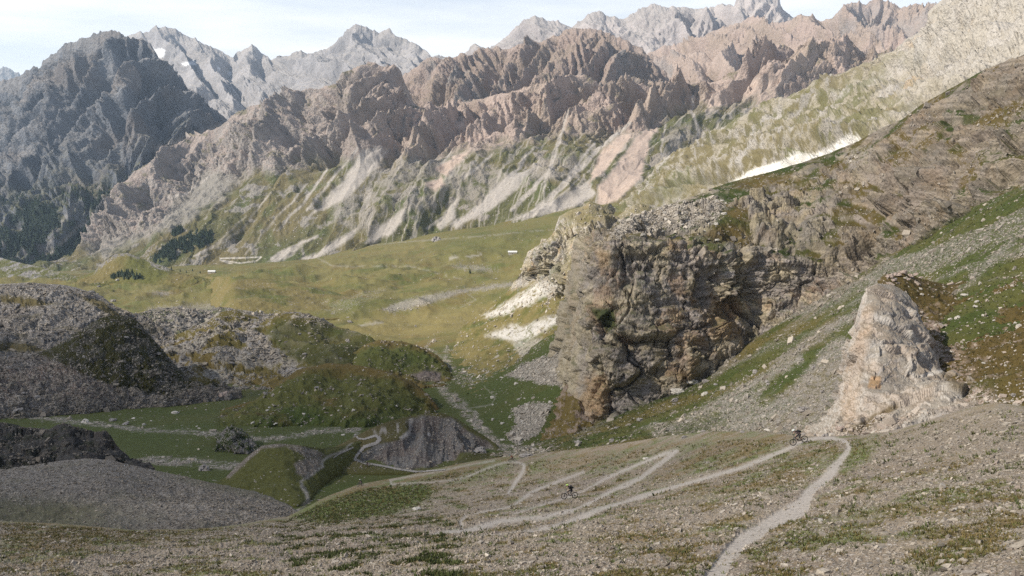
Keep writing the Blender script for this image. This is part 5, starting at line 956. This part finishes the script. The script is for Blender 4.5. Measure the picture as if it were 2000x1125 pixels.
def boulder(px, py, wpx, kind, label, group=None, shape=None, rot=None):
    h = hit(px, py)
    if not h: return
    p, n = h; i = random.randrange(6) if shape is None else shape
    if (i, kind) not in BMESH:
        m = BM[i].copy(); m.materials.append(B_MATS[kind]); BMESH[(i, kind)] = m
    o = bpy.data.objects.new('boulder', BMESH[(i, kind)]); COL.objects.link(o); s = wpx * p.y / F / 2.4
    o.location = p + Vector((0, 0, s * .18)); o.scale = (s, s, s); o.rotation_euler = (random.uniform(-.2, .2), random.uniform(-.2, .2), random.uniform(0, 6.28) if rot is None else rot)
    tag(o, label, 'boulder', group)
for a in [(438, 775, 24, 'pink', 'large lone boulder on the dark green meadow below the scree hill', 3), (937, 884, 30, 'grey', 'broad flat boulder at the foot of the dark eroded mound', 4), (1026, 892, 26, 'grey', 'long flat boulder just right of the rider in red', 2),
          (1377, 772, 16, 'pale', 'rounded pale boulder midway down the stony green slope', 1), (1570, 802, 28, 'grey', 'flat grey slab just above and left of the pale rock tower foot', 4), (1325, 768, 26, 'pale', 'pale block lying where the big cliff meets the green slope', 0), (1350, 748, 20, 'pale', 'pale block leaning against the foot of the big cliff', 5),
          (36, 803, 24, 'grey', 'low grey boulder on the grass left of the scree edge', 2), (167, 826, 18, 'pale', 'pale boulder behind the dark rocky bank', 1), (343, 807, 15, 'pale', 'pale boulder alone on the green valley floor', 4), (220, 822, 14, 'grey', 'grey boulder near the right end of the dark rocky bank', 0), (245, 829, 16, 'grey', 'grey slab at the edge of the sunken stream bed', 2),
          (400, 918, 24, 'grey', 'grey boulder among the stream stones behind the gravel mound', 1), (853, 470, 20, 'grey', 'dark grey rock dome on the far green meadow', 1), (230, 548, 9, 'pale', 'small white boulder in front of the conifer clump', 0),
          (1884, 577, 14, 'pale', 'largest white boulder on the brown grass slope', 2), (1908, 590, 9, 'pale', 'round white stone above the white pair on the brown grass slope', 1), (1906, 600, 13, 'pale', 'flat white stone below the round one on the brown grass slope', 4), (1980, 773, 12, 'grey', 'grey boulder low on the brown grass slope near the gravel crest', 3), (1870, 622, 12, 'pale', 'upright narrow white stone on the brown grass slope', 3),
          (1800, 576, 9, 'pale', 'small white stone on the grass just behind the tower top', 0), (1500, 841, 14, 'pale', 'pale slab just left of the highest rider', 2), (1640, 838, 16, 'pink', 'pinkish block at the left foot of the rock tower', 0),
          (1262, 897, 14, 'pale', 'pale stone at the end of the upper trail bend', 4), (1583, 916, 8, 'pale', 'white stone in the grass inside the trail bend', 1), (1603, 1016, 13, 'pale', 'white stone beside the wide part of the near trail', 2), (1867, 996, 14, 'pale', 'pale flat stone on the gravel far to the right', 4), (815, 996, 20, 'pale', 'pale crumbling block at the edge of the grass by the gravel', 4), (1130, 306 + 560, 14, 'grey', 'grey block at the lowest corner of the big cliff', 5)]:
    boulder(*a[:5], shape=a[5])
for k, (x, y, w_) in enumerate([(1738, 542, 16), (1752, 538, 15), (1764, 534, 14), (1778, 540, 13), (1790, 537, 12), (1772, 546, 12), (1800, 543, 11), (1745, 548, 12)]):
    boulder(x, y, w_, 'pink', 'pinkish block in the row of rocks behind the tower top', 'row of blocks behind the rock tower')
def field(pts_n, box, wr, kind, label, group, ok=lambda x, y: True):
    k = 0; t = 0
    while k < pts_n and t < 400:
        t += 1; x = random.uniform(box[0], box[2]); y = random.uniform(box[1], box[3])
        if ok(x, y): boulder(x, y, wr[0] * random.random() ** -.35 if wr[1] is None else random.uniform(*wr), kind, label, group); k += 1
field(26, (1120, 690, 1620, 880), (6, 14), 'grey', 'grey boulder among many on the stony green slope', 'boulders on the stony green slope', lambda x, y: y > 850 - (x - 1115) * .50 + 14 and y < 862)
field(16, (1790, 560, 1990, 790), (5, 9), 'pale', 'whitish stone scattered on the brown grass slope', 'stones on the brown grass slope', lambda x, y: x > 1830 or y < 640)
field(18, (960, 690, 1100, 880), (5, 10), 'pale', 'pale boulder among the debris below the pale buttress', 'boulders below the pale buttress', lambda x, y: y > 700)
field(16, (0, 560, 330, 800), (6, 13), 'grey', 'grey boulder among the rubble around the dark knoll', 'boulders around the dark knoll')
field(18, (260, 780, 820, 850), (4, 8), 'pale', 'small pale stone on the flat green valley floor', 'stones on the valley floor')
field(16, (400, 620, 700, 770), (5, 11), 'grey', 'grey rock on the stony part of the valley hills', 'rocks on the valley hills')
field(14, (1215, 385, 1430, 470), (6, 12), 'pale', 'pale rock in the stony patch on top of the big cliff', 'rocks on top of the big cliff', lambda x, y: y > 435 - (x - 1215) * .28)

# ------------------------------------------------------------ conifers and woods
def cone_tree(h, r, seed, tiers=6, k=9):
    rg = np.random.default_rng(seed); V = []; Fc = []
    for t in range(tiers):
        z0 = h * (.12 + .80 * t / tiers); rr = r * (1 - t / tiers) ** .8 * rg.uniform(.85, 1.15); z1 = z0 + h * 1.5 / tiers
        b = len(V); V.append((0, 0, min(z1, h)))
        for i in range(k):
            a = 6.283 * (i + rg.uniform(-.25, .25)) / k; q = rr * rg.uniform(.65, 1.2); V.append((math.cos(a) * q, math.sin(a) * q, z0 - h * .04 * rg.random()))
        for i in range(k): Fc.append((b, b + 1 + i, b + 1 + (i + 1) % k))
    return V, Fc
LEAF = simple_mat('needle_material', (.022, .040, .018), .9, noise=.4, scale=.6); BARK = simple_mat('bark_material', (.10, .075, .055), .9, noise=.3, scale=4)
TREES = []
for s in range(3):
    V, Fc = cone_tree(1, .26, s); me = bpy.data.meshes.new('crown'); me.from_pydata(V, [], Fc); me.materials.append(LEAF)
    bm = bmesh.new(); bmesh.ops.create_cone(bm, cap_ends=True, segments=7, radius1=.03, radius2=.012, depth=.5); bmesh.ops.translate(bm, verts=bm.verts, vec=(0, 0, .2)); mt_ = bpy.data.meshes.new('trunk'); bm.to_mesh(mt_); bm.free(); mt_.materials.append(BARK)
    TREES.append((me, mt_))
def pine(p, h, label, group):
    me, mt_ = random.choice(TREES); r = bpy.data.objects.new('pine_tree', None); COL.objects.link(r); r.location = p; r.scale = (h, h, h); r.rotation_euler.z = random.uniform(0, 6)
    for n, m in (('crown', me), ('trunk', mt_)):
        o = bpy.data.objects.new(n, m); COL.objects.link(o); o.parent = r
    tag(r, label, 'tree', group)
for k in range(42):
    u_ = k / 41; x = 216 + 62 * u_ + random.uniform(-2, 2); y = 546 - random.random() * 12 * math.sin(math.pi * (.12 + .8 * u_)); h = hit(x, y)
    if h: pine(h[0] - Vector((0, 0, .5)), random.uniform(8.5, 12) * (.75 + .3 * math.sin(math.pi * u_)), 'dark conifer in the dense clump below the small knoll', 'conifers below the small knoll')
for x, y in ((918, 534), (352, 531), (364, 533), (376, 530), (335, 527), (391, 534)):
    h = hit(x, y)
    if h: pine(h[0], 7, 'small lone conifer at the edge of the far meadow' if x < 900 else 'single dark conifer beside the stone band in the middle of the meadow', 'conifers along the far meadow edge' if x < 900 else None)
def woods(name, c, n, hr, label):
    i = pick(c, np.clip(c.wood - .3, 0, 1), n); P = c.P.reshape(-1, 3)[i]; V0, F0 = cone_tree(1, .24, 4, 3, 6); V0 = np.array(V0); F0 = np.array(F0)
    h = rng.uniform(*hr, n); V = V0[None] * h[:, None, None] + (P - [0, 0, 1])[:, None]; Fq = (F0[None] + (np.arange(n) * len(V0))[:, None, None]).reshape(-1, 3)
    o = raw_mesh(name, V.reshape(-1, 3), Fq, None, LEAF); tag(o, label, 'woods', kind='stuff')
woods('woods', PATCH['rocky_mountain'], 700, (9, 17), 'dark conifer woods low on the far mountainside beside the scree'); woods('forest', PATCH['dark_massif'], 3500, (12, 22), 'dark forest at the foot of the left massif')

# ------------------------------------------------------------ huts
def hut(px, py, wpx, label, depth=.45):
    h = hit(px, py)
    if not h: return
    p = h[0]; wd = wpx * p.y / F; r = bpy.data.objects.new('mountain_hut', None); COL.objects.link(r); r.location = p; hh = wd * .22; d_ = wd * depth
    tag(r, label, 'hut')
    def part(n, V, Fc, m):
        me = bpy.data.meshes.new(n); me.from_pydata(V, [], Fc); me.materials.append(m); o = bpy.data.objects.new(n, me); COL.objects.link(o); o.parent = r; return o
    a, b = wd / 2, d_ / 2; z = hh
    part('wall', [(-a, -b, -2), (a, -b, -2), (a, b, -2), (-a, b, -2), (-a, -b, z), (a, -b, z), (a, b, z), (-a, b, z), (-a, 0, z * 1.6), (a, 0, z * 1.6)], [(0, 1, 5, 4), (1, 2, 6, 9, 5), (2, 3, 7, 6), (3, 0, 4, 8, 7)], simple_mat('hut_wall_material', (.5, .46, .4), .9, noise=.2, scale=1))
    e = .5; t = .25
    part('roof', [(-a - e, -b - e, z - .2), (a + e, -b - e, z - .2), (a + e, 0, z * 1.6 + .15), (-a - e, 0, z * 1.6 + .15), (a + e, b + e, z - .2), (-a - e, b + e, z - .2)] + [(-a - e, -b - e, z - .2 + t), (a + e, -b - e, z - .2 + t), (a + e, 0, z * 1.6 + .15 + t), (-a - e, 0, z * 1.6 + .15 + t), (a + e, b + e, z - .2 + t), (-a - e, b + e, z - .2 + t)],
         [(0, 3, 2, 1), (3, 5, 4, 2), (6, 7, 8, 9), (9, 8, 10, 11), (0, 1, 7, 6), (4, 5, 11, 10), (1, 2, 8, 7), (2, 4, 10, 8), (3, 0, 6, 9), (5, 3, 9, 11)], simple_mat('hut_roof_material', (.72, .72, .7), .6, noise=.1, scale=1))
    part('door', [(-.5, -b - .04, 0), (.5, -b - .04, 0), (.5, -b - .04, 1.9), (-.5, -b - .04, 1.9), (-.5, -b + .05, 0), (.5, -b + .05, 0), (.5, -b + .05, 1.9), (-.5, -b + .05, 1.9)], [(0, 1, 2, 3), (4, 7, 6, 5), (0, 4, 5, 1), (1, 5, 6, 2), (2, 6, 7, 3), (3, 7, 4, 0)], simple_mat('hut_door_material', (.15, .1, .07), .7, noise=.2, scale=3))
hut(1001, 496, 17, 'low hut with a long white roof on the far green meadow', .35); hut(414, 533, 14, 'small pale-roofed hut below the scree mountainside')
# ------------------------------------------------------------ bicycles and riders
def tube(bm, pts, r, seg=8, closed=False):
    pts = [Vector(p) for p in pts]; n = len(pts); rs = r if isinstance(r, (list, tuple)) else [r] * n; rings = []
    for i, p in enumerate(pts):
        a = pts[(i - 1) % n] if (closed or i > 0) else p; b = pts[(i + 1) % n] if (closed or i < n - 1) else p
        d = (b - a).normalized(); u = d.orthogonal().normalized() if abs(d.z) > .99 or not closed else d.cross(Vector((0, 1, 0))).normalized(); v = d.cross(u).normalized()
        if not closed and i > 0:
            u = (pu - d * pu.dot(d)).normalized(); v = d.cross(u).normalized()
        pu = u; rings.append([bm.verts.new(p + (u * math.cos(6.2832 * k / seg) + v * math.sin(6.2832 * k / seg)) * rs[i]) for k in range(seg)])
    for i in range(n if closed else n - 1):
        A_, B_ = rings[i], rings[(i + 1) % n]
        for k in range(seg): bm.faces.new((A_[k], A_[(k + 1) % seg], B_[(k + 1) % seg], B_[k]))
    if not closed: bm.faces.new(rings[0][::-1]); bm.faces.new(rings[-1])
def ell(bm, c, r, rot=0, seg=14, cut=None):
    m = bmesh.ops.create_uvsphere(bm, u_segments=seg, v_segments=seg // 2 + 2, radius=1)
    M = Matrix.Translation(c) @ Matrix.Rotation(rot, 4, 'Y') @ Matrix.Diagonal((*r, 1))
    for v in m['verts']:
        if cut is not None: v.co.z = max(v.co.z, cut)
        v.co = M @ v.co
def obj(name, build, mat, parent, smooth=True):
    bm = bmesh.new(); build(bm); bmesh.ops.recalc_face_normals(bm, faces=bm.faces); me = bpy.data.meshes.new(name); bm.to_mesh(me); bm.free()
    if smooth: me.polygons.foreach_set('use_smooth', [True] * len(me.polygons))
    me.materials.append(mat); o = bpy.data.objects.new(name, me); COL.objects.link(o); o.parent = parent; return o
M_ = {}
def mm(n, col, rough=.5, metal=0, noise=.08):
    if n not in M_: M_[n] = simple_mat(n + '_material', col, rough, metal, noise=noise, scale=12)
    return M_[n]
def bicycle(fcol, fname, label):
    r = bpy.data.objects.new('bicycle', None); COL.objects.link(r); tag(r, label, 'bicycle', 'mountain bikes on the trail')
    R_ = .365; fx, rx = .62, -.58; rub = mm('tyre_rubber', (.02, .02, .02), .9); al = mm('alloy', (.25, .25, .26), .4, .8); fr = mm(fname, fcol, .35); bl = mm('black_parts', (.02, .02, .022), .5)
    circ = lambda cx, rad, n=36: [(cx + rad * math.cos(6.2832 * i / n), 0, R_ + rad * math.sin(6.2832 * i / n)) for i in range(n)]
    for cx in (fx, rx):
        w_ = obj('wheel', lambda bm: tube(bm, [(cx, -.05, R_), (cx, .05, R_)], .028), al, r)
        obj('tyre', lambda bm: tube(bm, circ(cx, R_ - .03), .031, 8, True), rub, w_); obj('rim', lambda bm: tube(bm, circ(cx, R_ - .068), .014, 6, True), bl, w_)
        def sp(bm):
            for i in range(20):
                a = 6.2832 * i / 20; tube(bm, [(cx, .022 * (-1) ** i, R_), (cx + (R_ - .07) * math.cos(a), 0, R_ + (R_ - .07) * math.sin(a))], .0022, 4)
        obj('spokes', sp, al, w_)
        obj('brake_disc', lambda bm: tube(bm, [(cx, .045, R_), (cx, .049, R_)], .085, 20), al, w_)
    def frame(bm):
        bb = (-.12, 0, .34); hd = (.40, 0, .86); hd2 = (.43, 0, .76); st_ = (-.25, 0, .74)
        tube(bm, [bb, hd2], .030); tube(bm, [st_, hd], .023); tube(bm, [bb, st_], .020); tube(bm, [hd, hd2], .030)
        for s in (-1, 1): tube(bm, [(-.14, .03 * s, .38), (rx, .07 * s, R_)], .014); tube(bm, [(-.22, .03 * s, .66), (rx, .07 * s, R_ + .02)], .011)
        tube(bm, [(-.2, 0, .6), (.02, 0, .56)], .026)
    obj('frame', frame, fr, r)
    def fork(bm):
        tube(bm, [(.40, 0, .88), (.44, 0, .73)], .018); tube(bm, [(.44, -.08, .72), (.44, .08, .72)], .026)
        for s in (-1, 1): tube(bm, [(.44, .075 * s, .74), (.53, .075 * s, .56)], .018); tube(bm, [(.53, .075 * s, .58), (fx, .075 * s, R_)], .024)
    obj('fork', fork, bl, r)
    hb = obj('handlebar', lambda bm: (tube(bm, [(.34, -.39, 1.0), (.36, -.15, .97), (.37, 0, .95), (.36, .15, .97), (.34, .39, 1.0)], .016), tube(bm, [(.40, 0, .88), (.37, 0, .96)], .022)), bl, r)
    for s in (-1, 1): obj('grip', lambda bm: tube(bm, [(.345, .27 * s, .985), (.338, .40 * s, 1.0)], .021), rub, hb)
    sd2 = obj('saddle', lambda bm: (ell(bm, (-.30, 0, .86), (.13, .065, .028)), ell(bm, (-.20, 0, .86), (.10, .025, .022))), bl, r)
    obj('seat_post', lambda bm: tube(bm, [(-.25, 0, .72), (-.29, 0, .86)], .015), al, sd2)
    def cr_(bm):
        tube(bm, [(-.12, -.075, .34), (-.12, .075, .34)], .02); tube(bm, [(-.12, -.055, .34), (-.12, -.05, .34)], .085, 18)
        tube(bm, [(-.12, -.075, .34), (.05, -.085, .33)], .013); tube(bm, [(-.12, .075, .34), (-.29, .085, .35)], .013)
    ck = obj('crank', cr_, bl, r)
    for x, s in ((.05, -1), (-.29, 1)): obj('pedal', lambda bm: (bmesh.ops.create_cube(bm, size=1, matrix=Matrix.Translation((x, .14 * s, .335)) @ Matrix.Diagonal((.10, .10, .022, 1)))), bl, ck)
    return r
def person(label, shirt, shorts, skin=(.42, .26, .19), helmet=(.8, .8, .78), pack=None, shoes=(.04, .04, .04), knee=(.05, .05, .05), upright=0.0, group='riders on the trail'):
    """one body grown over a posed skeleton: crouched, standing on the pedals, hands on the bar"""
    u = upright
    r = bpy.data.objects.new('person', None); COL.objects.link(r); tag(r, label, 'person', group)
    hip = Vector((-.34 + .1 * u, 0, 1.02 + .04 * u)); ch = Vector((-.06 + .0 * u, 0, 1.28 + .1 * u)); nk = Vector((.10 - .04 * u, 0, 1.43 + .1 * u)); hd = nk + Vector((.10 - .03 * u, 0, .10 + .02 * u))
    V = [hip, (hip + ch) / 2 + Vector((-.03, 0, .04)), ch, nk, nk + Vector((.04, 0, .05)), hd, hd + Vector((.05, 0, .08))]
    E = [(0, 1), (1, 2), (2, 3), (3, 4), (4, 5), (5, 6)]; Rr = [(.15, .12), (.135, .11), (.16, .12), (.075, .075), (.058, .058), (.085, .09), (.075, .08)]; tagv = ['shorts', 'shirt', 'shirt', 'shirt', 'skin', 'skin', 'skin']
    def add(p, par, rad, t): V.append(Vector(p)); E.append((par, len(V) - 1)); Rr.append((rad, rad)); tagv.append(t); return len(V) - 1
    for s, ft in ((-1, Vector((.06, -.14, .36))), (1, Vector((-.28, .14, .37)))):
        hj = add(hip + Vector((.01, .10 * s, -.05)), 0, .10, 'shorts')
        kn_ = Vector((ft.x + .22 - (.0 if s < 0 else .02), .19 * s, .74)); md_ = add((V[hj] + kn_) / 2 + Vector((.02, .01 * s, .02)), hj, .088, 'shorts'); k_ = add(kn_, md_, .062, 'knee')
        sh2 = add((kn_ + ft) / 2 + Vector((-.04, 0, .03)), k_, .056, 'skin'); an = add(ft + Vector((-.05, 0, .07)), sh2, .040, 'sock'); he = add(ft + Vector((.0, 0, .035)), an, .044, 'shoe'); add(ft + Vector((.13, .02 * s, .02)), he, .036, 'shoe')
        shj = add(ch + Vector((.10, .17 * s, .07)), 2, .065, 'shirt'); hand = Vector((.335, .335 * s, 1.005)); el_ = (V[shj] + hand) / 2 + Vector((-.04, .13 * s, .03)); e_ = add(el_, add((V[shj] + el_) / 2, shj, .052, 'shirt'), .042, 'skin')
        wr = add(hand + Vector((-.06, -.005 * s, .03)), add((el_ + hand) / 2 + Vector((0, .02 * s, .01)), e_, .036, 'skin'), .027, 'glove'); add(hand + Vector((-.01, 0, .03)), wr, .032, 'glove')
    me = bpy.data.meshes.new('sk'); me.from_pydata([tuple(v) for v in V], E, []); o = bpy.data.objects.new('sk', me); COL.objects.link(o)
    md_ = o.modifiers.new('s', 'SKIN'); md_.use_smooth_shade = True
    for i, v in enumerate(me.skin_vertices[0].data): v.radius = Rr[i]; v.use_root = (i == 0)
    sb = o.modifiers.new('b', 'SUBSURF'); sb.levels = 1
    dg = bpy.context.evaluated_depsgraph_get(); ev = o.evaluated_get(dg); bod = bpy.data.meshes.new_from_object(ev); bpy.data.objects.remove(o)
    bm = bmesh.new(); bm.from_mesh(bod)
    nb_ = len(bm.verts)
    for s in (-1, 1):      # five fingers closed round each grip
        for k, ln in enumerate((.9, 1, .95, .8)):
            y = (.30 + .022 * k) * s; q = [(.315, y, 1.035), (.352, y, 1.032), (.370, y, 1.005), (.355, y, .980 - .004 * ln)]; tube(bm, q, [.0095, .009, .008, .007], 6)
        tube(bm, [(.30, .30 * s, 1.02), (.315, .272 * s, 1.0), (.345, .262 * s, .975)], [.011, .010, .008], 6)
    # nose, ears
    ell(bm, hd + Vector((.105, 0, .015)), (.02, .013, .022), 0, 8)
    for s in (-1, 1): ell(bm, hd + Vector((.01, .088 * s, .01)), (.018, .010, .028), 0, 8)
    bm.to_mesh(bod); bm.free()
    cm = {'shirt': shirt, 'shorts': shorts, 'skin': skin, 'knee': knee, 'sock': (.05, .05, .05), 'shoe': shoes, 'glove': (.03, .03, .03)}
    cols = np.zeros((len(bod.vertices), 4)); Vn = np.array([tuple(v) for v in V])
    for i, v in enumerate(bod.vertices):
        d = np.linalg.norm(Vn - np.array(v.co), axis=1) / np.array([1 + x[0] * 2 for x in Rr]); cols[i, :3] = cm[tagv[int(d.argmin())]]; cols[i, 3] = 1
        if i >= nb_: cols[i, :3] = cm['glove'] if v.co.z < 1.06 and v.co.x > .28 and abs(v.co.y) > .2 else skin
    at_ = bod.attributes.new('Col', 'FLOAT_COLOR', 'POINT'); at_.data.foreach_set('color', cols.ravel()); bod.materials.clear()
    if 'cloth' not in M_: M_['cloth'] = simple_mat('clothes_material', (.3, .3, .3), .85, attr=True, noise=.12, scale=30)
    bod.materials.append(M_['cloth']); bod.polygons.foreach_set('use_smooth', [True] * len(bod.polygons))
    bo = bpy.data.objects.new('body', bod); COL.objects.link(bo); bo.parent = r
    ey = lambda bm: [ell(bm, hd + Vector((.088, .034 * s, .03)), (.012, .014, .010), 0, 8) for s in (-1, 1)]
    obj('eyes', ey, mm('eye', (.03, .03, .03), .3), r); obj('mouth', lambda bm: ell(bm, hd + Vector((.093, 0, -.032)), (.008, .024, .006), 0, 8), mm('lips', (.30, .12, .10), .6), r)
    hm = mm('helmet_%d%d%d' % tuple(int(x * 99) for x in helmet), helmet, .35)
    def helm(bm):
        ell(bm, hd + Vector((.015, 0, .07)), (.145, .115, .115), .12, 18, -.15)
        tube(bm, [hd + Vector((.12, -.08, .085)), hd + Vector((.19, -.04, .085)), hd + Vector((.19, .04, .085)), hd + Vector((.12, .08, .085))], .014)
    obj('helmet', helm, hm, r)
    if pack:
        c0 = (hip + ch) / 2 + Vector((-.10, 0, .20)); ang = -math.atan2((ch - hip).z, (ch - hip).x)
        def pk(bm):
            m = bmesh.ops.create_cube(bm, size=1, matrix=Matrix.Translation(c0) @ Matrix.Rotation(ang, 4, 'Y') @ Matrix.Diagonal((.46, .27, .17, 1))); bmesh.ops.bevel(bm, geom=bm.edges[:], offset=.05, segments=3, affect='EDGES')
            for s in (-1, 1): tube(bm, [c0 + Vector((.16, .09 * s, .10)), ch + Vector((.14, .12 * s, .06)), ch + Vector((.08, .15 * s, -.10)), hip + Vector((.05, .12 * s, .12))], .018, 6)
        obj('backpack', pk, mm('pack_%d' % int(pack[0] * 999), pack, .8), r)
    return r
def ride(pf, pr, bike_kw, per_kw, names, size=1.0, yaw=None):
    """stand the wheels on the two ground points"""
    a = hit(*pf, names)[0]; b = hit(*pr, names)[0]
    if yaw is not None:
        m_ = (a + b) / 2; hv = Vector((math.cos(R(yaw)), math.sin(R(yaw)), 0)) * .6; pts = []
        for s in (1, -1):
            q = m_ + hv * s; zs = []
            for o in [PATCH['gravel_slope'].obj] + PATCH['split']:
                ok, p, n, _ = o.ray_cast(Vector((q.x, q.y, m_.z + 4)), Vector((0, 0, -1)), distance=9)
                if ok: zs.append(p.z)
            pts.append(Vector((q.x, q.y, max(zs) if zs else m_.z)))
        a, b = pts
    d = (a - b); d.normalize(); up0 = Vector((0, 0, 1)); y = up0.cross(d).normalized(); up = d.cross(y).normalized()
    M = Matrix((d, y, up)).transposed().to_4x4(); M.translation = (a + b) / 2 + up * .02
    bk = bicycle(*bike_kw); pe = person(**per_kw)
    for o in (bk, pe): o.matrix_world = M @ Matrix.Diagonal((size, size, size, 1))
GS = ['gravel_slope']
ride((1549, 870), (1576, 864), ((.05, .05, .06), 'dark_frame', 'dark mountain bike at the start of the straight trail near the rock tower'), dict(label='rider in a dark top with a pale helmet and black backpack near the rock tower', shirt=(.10, .07, .07), shorts=(.03, .03, .03), helmet=(.62, .68, .66), pack=(.012, .014, .018)), GS, yaw=176)
ride((1103, 978), (1122, 971), ((.30, .31, .32), 'grey_frame', 'grey mountain bike coming down the gravel in the middle of the slope'), dict(label='rider in black with a yellow-green helmet on the middle of the gravel slope', shirt=(.012, .012, .014), shorts=(.015, .015, .02), helmet=(.42, .62, .12), pack=(.010, .010, .013), upright=.3), GS, yaw=186)
ride((996, 903), (1007, 901), ((.06, .06, .06), 'black_frame', 'small black mountain bike at the trail corner in front of the long flat boulder'), dict(label='rider in a dark red top and black shorts at the trail corner', shirt=(.20, .04, .035), shorts=(.02, .02, .02), helmet=(.10, .22, .20), upright=.2), GS, yaw=168)
ride((699, 951), (708, 949), ((.20, .19, .20), 'silver_frame', 'distant silver mountain bike at the bottom of the grassy trail'), dict(label='distant rider in dark blue with a white helmet on the lowest grassy trail', shirt=(.015, .018, .03), shorts=(.08, .04, .10), helmet=(.75, .8, .78), upright=1.0), None)
ride((715, 911), (721, 912), ((.12, .10, .12), 'purple_frame', 'tiny distant mountain bike on the path below the eroded mound'), dict(label='tiny distant rider in dark purple on the path below the eroded mound', shirt=(.05, .02, .05), shorts=(.12, .03, .03), helmet=(.55, .50, .42), upright=.8), None)

# trail around the eroded mound, laid on the ground it crosses
def ribbon(pts, names, label, w_k=1.0):
    P = []; pts = np.array(pts, float); t = np.concatenate([[0], np.cumsum(np.hypot(np.diff(pts[:, 0]), np.diff(pts[:, 1])))]); q = np.arange(0, t[-1], 1.5)
    X = np.interp(q, t, pts[:, 0]); Y = np.interp(q, t, pts[:, 1]); Wd = np.interp(q, t, pts[:, 2]) * w_k; nx = np.gradient(Y); ny = -np.gradient(X); l = np.hypot(nx, ny) + 1e-6; nx /= l; ny /= l; rows = []
    for i in range(len(q)):
        j = 1 + .35 * math.sin(i * 1.7) * random.random(); row = []
        for s in (-.5, -.25, 0, .25, .5):
            h = hit(X[i] + nx[i] * s * Wd[i] * j, Y[i] + ny[i] * s * Wd[i] * j, names)
            row.append(None if h is None else h[0] + h[1] * .12)
        rows.append(row)
    V = []; Fc = []
    for i in range(len(rows) - 1):
        for s in range(4):
            q4 = [rows[i][s], rows[i][s + 1], rows[i + 1][s + 1], rows[i + 1][s]]
            if any(p is None for p in q4): continue
            if max(abs(q4[0].y - p.y) for p in q4) > 9: continue
            b = len(V); V += [tuple(p) for p in q4]; Fc.append((b, b + 1, b + 2, b + 3))
    if Fc:
        o = raw_mesh('path', V, Fc, np.tile(SCREE * .62, (len(V), 1)), STONE_M); o['kind'] = 'structure'; o['label'] = label
ribbon([(870, 918, 2), (815, 922, 3.5), (780, 917, 3.5), (745, 910, 3.5), (712, 905, 3.5), (692, 897, 5), (700, 885, 6), (712, 873, 6), (735, 866, 6), (742, 858, 7), (734, 851, 5), (712, 858, 3), (700, 857, 3), (692, 848, 5)], None, 'pale narrow path winding round the foot of the eroded mound')
ribbon([(690, 874, 3), (660, 888, 2.5), (650, 895, 2.5)], None, 'thin side path running down to the stream')
